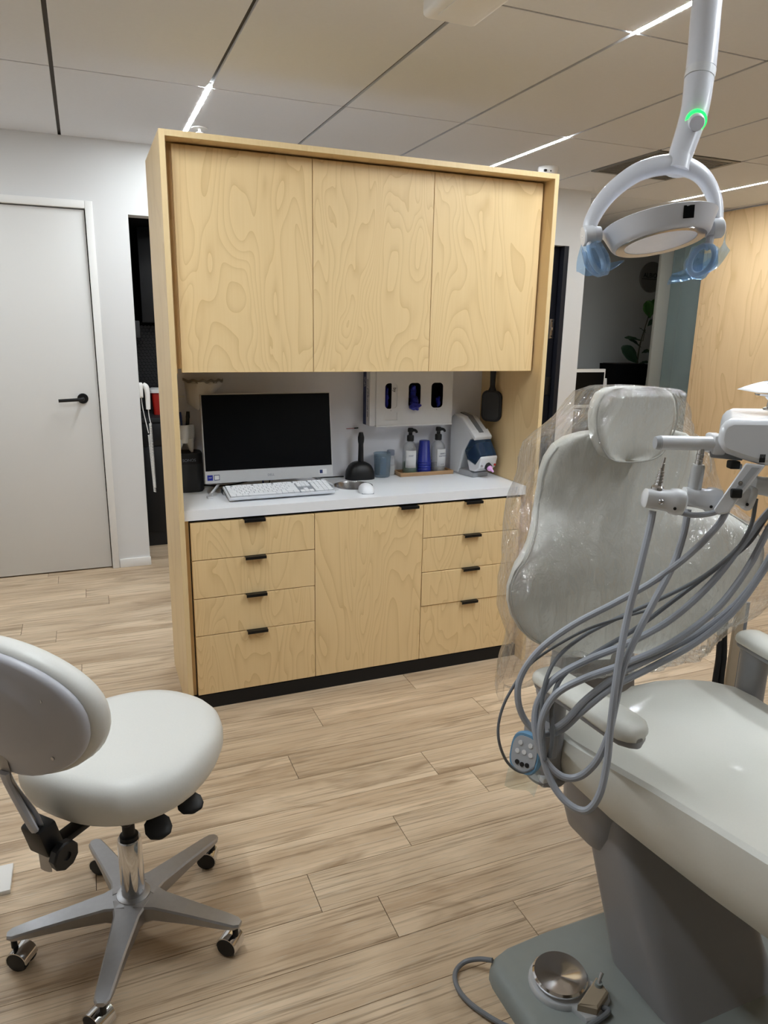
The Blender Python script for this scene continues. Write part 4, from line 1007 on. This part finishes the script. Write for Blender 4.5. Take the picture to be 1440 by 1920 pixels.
# handpiece couplings standing in the holders
def coupling(u, v, dy, scale=1.0, lean=.12):
    b = dv(u, v, dy); ax = (UP+EX*lean).normalized(); prof = [(.0, 0), (.0125, 0), (.0125, .006), (.010, .009)]
    h = .010
    for k in range(5): prof += [(.0085-.0006*k, h), (.0085-.0006*k, h+.003), (.0068-.0006*k, h+.0036), (.0068-.0006*k, h+.0054)]; h += .0062
    prof += [(.0040, h), (.0036, h+.012), (.0028, h+.013), (.0026, h+.024), (.0, h+.024)]
    MB().lathe([(r*scale, z*scale) for r, z in prof], b, ax, 18).obj('coupling', 'chrome', t)
coupling(1232, 919, .0)
hb = dv(1301, 920, .05)
MB().lathe([(.0, 0), (.0125, 0), (.0135, .004), (.0130, .050), (.0110, .054), (.0, .054)], hb, (UP+EX*.05), 20).obj('handpiece', 'silver_plastic', t)
MB().lathe([(.0, .054), (.0075, .054), (.0075, .062), (.0066, .063), (.0066, .066), (.0075, .067), (.0075, .074), (.0066, .075), (.0066, .090), (.0, .090)], hb, (UP+EX*.05), 18).obj('coupling', 'chrome', t)
# support post off to the far side and its arm
MB().tube([dv(1600, 840, .12), dv(1720, 842, .12), Vector((1.62, -1.55, 1.25)), Vector((1.66, -1.45, 1.16)), Vector((1.66, -1.40, .95))], .030, 16, 5).obj('support_arm', 'unit_plastic', t)
MB().lathe([(.10, 0), (.10, .02), (.045, .03), (.040, .05), (.040, 1.0), (.0, 1.0)], (1.66, -1.40, 0)).obj('support_post', 'unit_plastic', t)
# hoses
def hose(pts, r, name='hose', m='hose_grey'): MB().tube([dv(u, v, dy) for u, v, dy in pts], r, 10, 6).obj(name, m, t)
hose([(1224, 958, .0), (1218, 990, .0), (1196, 1080, -.01), (1178, 1150, -.01), (1163, 1225, -.02), (1152, 1300, -.03), (1144, 1370, -.03), (1138, 1430, -.03), (1124, 1490, -.03), (1098, 1520, -.02), (1062, 1504, 0), (1032, 1462, .02), (1016, 1405, .03), (1016, 1350, .03), (1042, 1302, .03), (1096, 1272, .03), (1170, 1245, .04), (1260, 1205, .05), (1345, 1140, .06), (1405, 1060, .07), (1445, 985, .08), (1500, 900, .1)], .0072)
hose([(1290, 955, .05), (1282, 1000, .05), (1262, 1060, .04), (1225, 1130, .02), (1192, 1195, .0), (1168, 1255, -.015), (1154, 1320, -.02), (1140, 1380, -.02), (1118, 1428, -.01), (1086, 1456, .01), (1052, 1455, .02), (1020, 1422, .03), (1004, 1370, .04), (1008, 1318, .05), (1040, 1272, .05), (1100, 1238, .05), (1180, 1205, .05), (1260, 1160, .06), (1335, 1092, .07), (1400, 1010, .08), (1450, 950, .1), (1520, 890, .1)], .0072)
hose([(1366, 938, .02), (1362, 958, .02), (1342, 990, .02), (1290, 1042, .03), (1222, 1092, .04), (1150, 1132, .05), (1074, 1172, .06), (1012, 1218, .06), (976, 1270, .06), (972, 1318, .06), (990, 1358, .06), (1020, 1376, .05), (1054, 1368, .05), (1096, 1330, .04), (1150, 1288, .04), (1220, 1252, .05), (1300, 1208, .06), (1372, 1150, .08), (1425, 1080, .1), (1470, 1010, .1), (1540, 900, .12)], .0068)
hose([(1418, 935, .07), (1408, 985, .07), (1380, 1030, .07), (1320, 1080, .07), (1240, 1122, .07), (1160, 1158, .08), (1090, 1195, .08), (1040, 1240, .06), (1018, 1300, .04), (1018, 1370, .03), (1022, 1425, .02)], .0042, m='hose_dark')
hose([(1222, 1142, .05), (1160, 1160, .06), (1090, 1185, .07), (1000, 1240, .07), (955, 1300, .06), (936, 1350, .06), (936, 1392, .06), (952, 1430, .08), (978, 1448, .12), (1000, 1440, .15)], .0030, m='hose_dark')
hose([(1438, 968, .1), (1400, 1022, .09), (1330, 1075, .08), (1260, 1128, .08), (1190, 1180, .07), (1110, 1228, .06), (1055, 1268, .05), (1035, 1320, .04), (1036, 1380, .03), (1030, 1420, .03)], .0048, m='hose_dark')
hose([(1272, 960, .012), (1300, 966, .01), (1336, 962, .01), (1360, 950, .015), (1372, 930, .02)], .0055)
hose([(1470, 1000, .12), (1400, 1110, .10), (1320, 1180, .08), (1240, 1225, .06), (1165, 1262, .04), (1100, 1310, .04), (1060, 1352, .04), (1030, 1372, .04)], .0068)
MB().lathe([(.0088, -.008), (.0092, 0), (.0088, .008)], dv(1165, 1240, -.01), ray(1165, 1240).cross(EX), 16).obj('hose_clip', 'clear_cup', t)
# chrome dish and a paper sheet on top of the unit
c = dv(1446, 769, .10)
t = thing('chrome_dish', c, 'small chrome dish on a stem standing on the delivery unit', 'dish')
MB().lathe([(.0, 0), (.016, 0), (.016, .004), (.010, .006), (.009, .020), (.016, .027), (.034, .030), (.036, .034), (.033, .0345), (.014, .030), (.0, .029)], c).obj('dish', 'chrome', t)
c2 = c+UP*.036
t = thing('paper_sheet', c2, 'curled white printed paper resting on the chrome dish', 'paper')
rows_ = []
for k in range(11):
    q = k/10; rows_.append([c2+EX*(-.048+.15*q)+EY*(-.03+.09*h)+UP*(.0015+.022*q*(1-q)*h*2.2+.018*h*q) for h in (0, .25, .5, .75, 1)])
MB().grid(rows_).obj('sheet', 'paper_white', t, solid=.0004)
for k in range(5):
    a = c2+EX*.0+EY*(-.012+.014*k)+UP*(.004+.004*k)
    MB().tube([a, a+EX*.03+UP*.0025, a+EX*.07+UP*.004], .0005, 6, 2).obj('printed_line', 'print_grey', t)

# ================================================================== DENTAL LIGHT
LD = 1.66
def lv(u, v, d=0.0): return at(u, v, LD+d)
top = at(1348, -190, LD)
base_ = Vector((top.x, top.y, ZC))
t = thing('dental_light', base_, 'pale grey dental operatory light hung from the ceiling on a thick arm', 'dental light')
arm = [base_+Vector((0, 0, .0)), lv(1338, -80), lv(1326, 0), lv(1319, 80), lv(1314, 132)]
MB().tube(arm, .033, 22, 4).obj('upper_arm', 'light_plastic', t)
MB().tube([lv(1314, 132), lv(1311, 148)], .0335, 22, 2).obj('arm_ring', 'unit_plastic', t)
MB().tube([lv(1311, 148), lv(1305, 195), lv(1298, 225), lv(1286, 262), lv(1275, 294)], [.0325, .031, .030, .028, .0265], 22, 5).obj('lower_arm', 'light_plastic', t)
MB().tube([lv(1275, 292), lv(1268, 322)], [.0265, .0285], 22, 2).obj('swivel', 'light_plastic', t)
kd = (lv(1313, 243, -.09)-lv(1302, 222)).normalized(); kb = lv(1302, 222)
MB().lathe([(.0235, .022), (.0235, .033), (.017, .033), (.017, .022)], kb, kd, 26, ring=True).obj('light_ring', 'green_led', t)
MB().lathe([(.0185, .020), (.0175, .050), (.0155, .053), (.0, .053)], kb, kd, 26).obj('joint_knob', 'light_plastic', t)
vw = (lv(1238, 456)-CAM).normalized(); rw = (CR-vw*CR.dot(vw)).normalized(); uw = rw.cross(vw)
n_ = (uw*.94+vw*.24-rw*.22).normalized(); e1 = (CR-n_*CR.dot(n_)).normalized(); e2 = n_.cross(e1)
H0 = lv(1238, 456)
head = MB().lathe([(.078, .004), (.098, .0), (.1045, .002), (.110, .009), (.124, .040), (.127, .045), (.124, .047), (.104, .045), (.060, .040), (.0, .040)], H0, n_, 48).obj('lamp_head', 'light_plastic', t, angle=40)
MB().lathe([(.099, -.001), (.0795, .0005), (.0795, .004), (.099, .004)], H0, n_, 48, ring=True).obj('lens_ring', 'lens_clear', t)
MB().lathe([(.0, .004), (.0782, .004), (.0790, .0015), (.0, -.0015)], H0, n_, 48).obj('lens', 'lens_white', t)
q = H0+n_*.027; dirn = (e1*.16-(e2 if e2.dot(_f) > 0 else -e2)*.95).normalized(); tang = n_.cross(dirn).normalized()
MB().obox(q+dirn*.1185, (.0012, .025, .026), Matrix((dirn, tang, n_)).transposed() @ Matrix.Rotation(math.radians(19), 3, 'Y')).obj('sensor', 'screen_black', t)
yk = [lv(1103, 446), lv(1110, 412), lv(1140, 366), lv(1190, 326), lv(1240, 310), lv(1280, 311), lv(1316, 330), lv(1338, 368), lv(1344, 405), lv(1343, 436)]
MB().tube(yk, [.015, .017, .020, .023, .025, .025, .022, .019, .016, .015], 14, 6, flat=.75).obj('yoke', 'light_plastic', t)
for u, v, s in ((1103, 442, -1), (1343, 428, 1)):
    c = lv(u, v); d_ = e1*s
    pc = MB().lathe([(.0, -.012), (.021, -.012), (.0225, -.008), (.0225, .010), (.020, .013), (.0, .0135)], c, d_, 26).obj('pivot_cap', 'unit_plastic', t)
    MB().tube([c-d_*.006, c-d_*.028], [.020, .017], 16, 2).obj('pivot_boss', 'light_plastic', t)
    hc = lv(1118 if s < 0 else 1316, 482 if s < 0 else 487)
    u_ = (CR*(.55*-s)+_f*.5-CD*.1).normalized(); v_ = (-CD*.8+CR*(.25*s)).normalized()
    loop = [hc+u_*.026*math.cos(x)+v_*.036*math.sin(x) for x in [2*math.pi*k/24 for k in range(25)]]
    MB().tube(loop, .0065, 10, 1, flat=.8).obj('grip_loop', 'light_plastic', t)
    MB().tube([c-d_*.012, (c+hc)/2, hc+v_*.030], .009, 10, 3).obj('grip_stem', 'light_plastic', t)
    nm = 'blue film wrapped round the grip of the dental light, %s' % ('pivot cap side' if s < 0 else 'sensor side')
    fl_ = thing('barrier_film', hc-UP*.05, 'blue barrier film cupped around the grip below the round pivot cap' if s < 0 else 'blue barrier film with a pointed tail on the grip beside the sensor', 'barrier film')
    w2 = u_.cross(v_).normalized()
    R_f = Matrix((u_, w2, v_)).transposed()
    m = MB(); rg = []
    for q_ in range(1, 12):                                  # bag open at the top, where the stem comes in
        a_ = math.pi*q_/16
        rg.append([hc+R_f @ Vector((.036*math.sin(a_)*math.cos(2*math.pi*k/28), .026*math.sin(a_)*math.sin(2*math.pi*k/28), -.047*math.cos(a_))) for k in range(28)])
    m.loft(rg, True, False)
    for v__ in m.bm.verts:
        d0 = v__.co-hc; v__.co = hc+d0*(1+.05*math.sin(d0.x*150+d0.z*90)+.04*math.sin(d0.z*170-d0.y*120))
    m.obj('wrap', 'blue_film', fl_, angle=80)
    up_e, lo_e = (([(1090, 458), (1108, 486), (1138, 494), (1172, 486)], [(1080, 510), (1106, 517), (1142, 508), (1173, 489)]) if s < 0 else ([(1364, 430), (1350, 464), (1316, 494), (1262, 512)], [(1368, 470), (1345, 502), (1300, 522), (1250, 535)]))
    ue = smooth_path([lv(u, v, .038) for u, v in up_e], 6); le = smooth_path([lv(u, v, .030) for u, v in lo_e], 6)
    rows_ = []
    for i_, (p_, q_) in enumerate(zip(ue, le)):
        rows_.append([p_.lerp(q_, h)+_f*(.012*math.sin(math.pi*h)+.004*math.sin(i_*.8+h*4)) for h in (0, .2, .4, .6, .8, 1)])
    MB().grid(rows_).obj('tail', 'blue_film', fl_, angle=80)

# ================================================================== FOOT CONTROL
fc = Vector((.622, -1.540, .047))
t = thing('foot_control', fc, 'round chrome foot control disc resting on the chair base plate', 'foot control')
fd = Vector((.45, -.89, 0)).normalized(); fs = Vector((-fd.y, fd.x, 0))
lp = [(.070*math.cos(a), .070*math.sin(a)) for a in [math.radians(40+280*k/30) for k in range(31)]]+[(.092, -.052), (.108, -.030), (.108, .030), (.092, .052)]
MB().loft([[fc+fd*x*s+fs*y*s+UP*z for x, y in lp] for s, z in ((1, 0), (1, .008), (.96, .012))]).obj('base', 'silver_plastic', t)
MB().lathe([(.056, .012), (.056, .020), (.061, .022), (.062, .027), (.058, .031), (.030, .0265), (.004, .0222), (.0, .0220)], fc, n=48).obj('disc', 'chrome', t, angle=25)
MB().loft([[fc+fd*x+fs*y+UP*(.010+z) for x, y in ((.066+i, -.046+i), (.103-i, -.028+i), (.103-i, .028-i), (.066+i, .046-i))] for z, i in ((0, 0), (.018, 0), (.022, .004))]).obj('switch_box', 'desk_beige', t)
b = fc+fd*.080+fs*.026+UP*.030
MB().cyl(b, b+UP*.010, .009, .008, 16).obj('toggle_base', 'base_grey', t)
MB().tube([b+UP*.008, b+UP*.016+fs*.006, b+UP*.026+fs*.014], [.004, .0035, .0045], 10, 3).obj('toggle', 'steel', t)
c0 = fc+fd*.098-fs*.004+UP*.014
MB().tube([c0, c0+fd*.02+UP*-.002, (.595, -1.655, .053), (.545, -1.640, .0535), (.514, -1.618, .0530), (.486, -1.592, .034), (.466, -1.555, .012), (.430, -1.490, .008), (.418, -1.440, .008), (.430, -1.400, .010), (.462, -1.385, .015), (.492, -1.400, .028), (.515, -1.425, .040)], .0058, 10, 6).obj('cable', 'hose_dark', t)

# cables and cover behind the far armrest
t = thing('floor_cable', (1.6, -.8, 0), 'pair of black cables hanging behind the far arm post', 'cable')
for k in (0, 1):
    a = at(1352+8*k, 1165, 2.25); b = at(1338+12*k, 1300, 2.25)
    d_ = (b-a); f_ = a+d_*((a.z-.004)/(a.z-b.z))
    MB().tube([a+UP*.25, a, a.lerp(b, .5)+CR*.004, b, f_], .009, 10, 4).obj('cable', 'rubber_black', t)
a = at(1378, 1240, 2.35); 
t = thing('service_post', (a.x, a.y, 0), 'slim beige and grey service post behind the far armrest', 'post')
MB().box(a.x-.022, a.x+.016, a.y, a.y+.012, 0, a.z+.20, .003).obj('post', 'desk_beige', t)
MB().box(a.x+.0165, a.x+.034, a.y+.002, a.y+.014, 0, a.z+.20, .003).obj('cover', 'hose_dark', t)

# ================================================================== ALCOVE
t = thing('alcove_cabinet', (1.2, 2.7, 0), 'black cabinet with drawers in the dark alcove', 'cabinet')
MB().box(.014, 2.2, 2.42, 2.855, 0, .855).obj('body', 'black_plastic', t)
for z0, z1 in ((.70, .845), (.10, .69)): MB().box(.02, .60, 2.405, 2.42, z0, z1, .002).obj('drawer', 'black_plastic', t)
tag(MB().box(.014, 2.2, 2.40, 2.855, .857, .885, .002).obj('alcove_worktop', 'dark_grey'), 'dark grey worktop on the black alcove cabinet', 'worktop')
t = thing('hex_backsplash', (.5, 2.85, .886), 'black hexagonal tile backsplash above the alcove worktop', 'backsplash')
m = MB(); r_ = .0135
for i in range(30):
    for j in range(28):
        cx = .03+i*r_*1.8; cz = .90+j*r_*1.56
        if j % 2: cx += r_*.9
        m.prism([(cx+r_*.92*math.sin(math.radians(60*k)), 2.857, cz+r_*.92*math.cos(math.radians(60*k))) for k in range(6)], (0, -.004, 0))
o = m.obj('hex_tiles', 'black_plastic', t); o['kind'] = 'stuff'
tag(MB().box(.03, .085, 2.60, 2.84, 1.40, 1.51, .004).obj('towel_dispenser', 'dark_grey'), 'small dark dispenser box on the alcove wall above the tiles', 'dispenser')
t = thing('upper_alcove_cabinet', (1.1, 2.7, 1.50), 'black hanging cabinet over the hexagonal tiles', 'cabinet')
for x0, x1 in ((.10, .70), (.705, 1.3), (1.305, 1.9)): MB().box(x0, x1, 2.55, 2.57, 1.50, 2.095, .002).obj('door', 'black_plastic', t)
MB().box(.10, 1.9, 2.57, 2.855, 1.50, 2.095).obj('body', 'black_matte', t)
c = Vector((.205, 2.62, .886))
t = thing('sharps_container', c, 'red sharps container with white lid on the alcove worktop', 'container')
MB().loft([[c+Vector((x*s, y*s, z)) for x, y in rrect(-.075, .075, -.06, .06, .015, 4)] for z, s in ((0, .85), (.15, 1.0))]).obj('bin', 'red_bin', t)
MB().loft([[c+Vector((x*s, y*s, z)) for x, y in rrect(-.085, .085, -.07, .07, .02, 4)] for z, s in ((.150, 1.0), (.170, 1.0), (.178, .8))]).obj('lid', 'trim_white', t)
# wall handset with coiled cord
t = thing('corded_handset', (.03, 2.0, .90), 'white wall handset with hanging coiled cord at the opening edge', 'handset')
hx = .022
MB().loft([[Vector((hx+d, 2.03+y, 1.10+z)) for y, z in rrect(-.03, .03, -.045, .045, .014, 4)] for d in (-.004, .016)]).obj('cradle', 'trim_white', t, bevel=.003)
MB().tube([(hx+.02, 2.03, 1.135), (hx+.035, 2.025, 1.12), (hx+.042, 2.02, 1.085), (hx+.042, 2.02, .985)], [.014, .018, .0155, .013], 14, 4).obj('handset', 'trim_white', t)
def coil(a, b, n, R, r):
    P = []
    for k in range(n*8+1):
        q = k/(n*8); c = a.lerp(b, q); P.append(c+Vector((R*math.cos(q*n*2*math.pi), R*math.sin(q*n*2*math.pi), 0)))
    return MB().tube(P, r, 5, 1)
MB().tube([(hx+.042, 2.02, .985), (hx+.044, 2.018, .94), (hx+.050, 2.01, .90)], .0025, 8, 4).obj('cord', 'trim_white', t)
coil(Vector((hx+.048, 2.01, .90)), Vector((hx+.052, 2.01, .50)), 44, .0065, .0022).obj('coiled_cord', 'trim_white', t)
coil(Vector((hx+.036, 2.01, .83)), Vector((hx+.050, 2.01, .47)), 40, .0060, .0022).obj('coiled_cord', 'trim_white', t)
MB().tube([(hx+.006, 2.03, 1.06), (hx+.012, 2.025, .98), (hx+.034, 2.012, .84)], .0025, 8, 4).obj('cord', 'trim_white', t)

# ================================================================== RECEPTION
t = thing('reception_counter', (4.6, 3.9, 0), 'beige reception counter below the pale wall', 'counter')
MB().box(3.3, 5.05, 3.98, 4.01, 0, 1.06).obj('front_panel', 'desk_beige', t)
MB().box(3.3, 5.05, 3.93, 4.24, 1.06, 1.09, .003).obj('counter_top', 'desk_beige', t)
c = onY(1186, 720, 3.55); z1 = onY(1186, 683, 3.55).z; zb = .0
x0, x1 = onY(1156, 700, 3.55).x, onY(1216, 700, 3.55).x
t = thing('planter', ((x0+x1)/2, 3.7, 0), 'tall black square planter standing in the reception', 'planter')
m = MB().loft([[Vector(((x0+x1)/2+x*s, 3.70+y*s*.8, z)) for x, y in ((-(x1-x0)/2, -.17), ((x1-x0)/2, -.17), ((x1-x0)/2, .17), (-(x1-x0)/2, .17))] for z, s in ((0, .72), (z1, 1.0))])
m.obj('pot', 'black_matte', t)
tp_ = thing('fiddle_leaf_plant', ((x0+x1)/2, 3.7, z1), 'fiddle leaf plant with broad green leaves growing from the black planter', 'plant')
xc = (x0+x1)/2
MB().box(x0+.03, x1-.03, 3.58, 3.82, z1-.001, z1+.004).obj('soil', 'soil', tp_)
pS = [onY(1194, 683, 3.66), onY(1199, 650, 3.66), onY(1207, 622, 3.66), onY(1216, 592, 3.66), onY(1219, 573, 3.66)]
MB().tube(pS, [.010, .008, .006, .005, .003], 10, 4).obj('stem', 'stem_brown', tp_)
MB().tube([onY(1205, 640, 3.67), onY(1210, 618, 3.67)], .004, 8, 2).obj('stake', 'stem_brown', tp_)
def leaf(b, tip, width, m, nrm, curl=.15):
    b = Vector(b); tip = Vector(tip); d = tip-b; L_ = d.length; d.normalize(); s_ = d.cross(Vector(nrm)).normalized(); n_ = s_.cross(d)
    rows_ = []
    for i in range(9):
        q = i/8; w_ = width*(math.sin(math.pi*min(1, q**1.15*.93+.03))**.8)*(.55+.55*q)
        rows_.append([b+d*L_*q+s_*w_*k+n_*(abs(k)*w_*.35+curl*L_*q*q*-.6+.004*math.sin(q*20)) for k in (-1, -.5, 0, .5, 1)])
    MB().grid(rows_).obj('leaf', m, tp_, angle=80, solid=.0015)
V3 = lambda u, v, y=3.66: onY(u, v, y)
leaf(V3(1218, 596), V3(1215, 564), .085, 'leaf_green', (-.3, -1, .1))
leaf(V3(1216, 596, 3.7), V3(1232, 560, 3.72), .06, 'leaf_green', (-.3, -1, .4))
leaf(V3(1196, 681), V3(1168, 650), .085, 'leaf_dark', (-.2, -1, .3))
leaf(V3(1205, 640), V3(1173, 631), .045, 'leaf_dark', (0, -.5, 1))
leaf(V3(1202, 652), V3(1180, 634), .050, 'leaf_dark', (.2, -.6, .8))
leaf(V3(1203, 662), V3(1222, 657), .040, 'leaf_dark', (0, -.5, 1))
leaf(V3(1214, 612), V3(1228, 598), .035, 'leaf_dark', (0, -.6, 1))
leaf(V3(1212, 625), V3(1200, 613), .012, 'leaf_dark', (0, -.5, 1))
leaf(V3(1198, 682), V3(1222, 678), .035, 'leaf_dark', (0, -.4, 1))
# round sign
c = onY(1222, 520, YR-.012)
t = thing('round_sign', c-Vector((0, 0, .21)), 'round grey sign with lettering on the reception wall', 'sign')
R_s = abs(onY(1222, 490, YR).z-onY(1222, 548, YR).z)/2
MB().lathe([(.0, -.011), (R_s, -.011), (R_s, .004), (R_s-.004, .007), (.0, .007)], c, (0, -1, 0), 48).obj('disc', 'sign_grey', t)
text('letters', 'ALBION', R_s*.42, c+Vector((0, -.0075, R_s*.10)), (1, 0, 0), (0, 0, 1), 'print_black', t)
MB().box(c.x-R_s*.85, c.x+R_s*.85, c.y-.0085, c.y-.007, c.z-R_s*.14, c.z-R_s*.11).obj('rule', 'print_black', t)
# reception monitor
a = onY(1079, 692, 3.0); b = onY(1136, 692, 3.0)
t = thing('reception_monitor', ((a.x+b.x)/2, 3.0, .76), 'white framed monitor with dark screen on the reception desk', 'monitor')
zt_ = a.z
MB().box(a.x-.25, b.x, 3.0, 3.03, zt_-.36, zt_, .004).obj('frame', 'trim_white', t)
MB().box(a.x-.24, b.x-.015, 2.998, 3.0, zt_-.33, zt_-.03).obj('screen', 'screen_black', t)
MB().box(a.x-.10, a.x+.0, 3.03, 3.05, .79, zt_-.1).obj('stand', 'trim_white', t)
MB().box(a.x-.15, a.x+.05, 2.95, 3.1, .775, .79, .003).obj('foot', 'trim_white', t)
t = thing('reception_desk', (4.0, 3.0, 0), 'pale reception desk carrying the white monitor', 'desk')
MB().box(3.3, 4.45, 2.75, 3.4, .735, .774, .003).obj('desk_top', 'desk_beige', t)
for x in (3.32, 4.41): MB().box(x, x+.02, 2.78, 3.38, 0, .735).obj('leg_panel', 'desk_beige', t)
t = thing('desk_phone', (b.x+.05, 3.12, .774), 'white desk phone standing beside the reception monitor', 'phone')
MB().obox(Vector((b.x+.055, 3.10, .774+.11)), (.06, .05, .22), None, .01).obj('body', 'trim_white', t)
MB().tube([(b.x+.05, 3.07, .90), (b.x+.05, 3.055, .96), (b.x+.05, 3.055, 1.02), (b.x+.05, 3.07, 1.06)], [.022, .015, .015, .022], 12, 4).obj('handset', 'trim_white', t)
o = MB().box(4.715, 4.785, 2.741, 2.7505, onY(1280, 505, 2.74).z, onY(1280, 482, 2.74).z, .001).obj('switch_panel', 'screen_black'); tag(o, 'small black square panel on the grey column', 'panel')
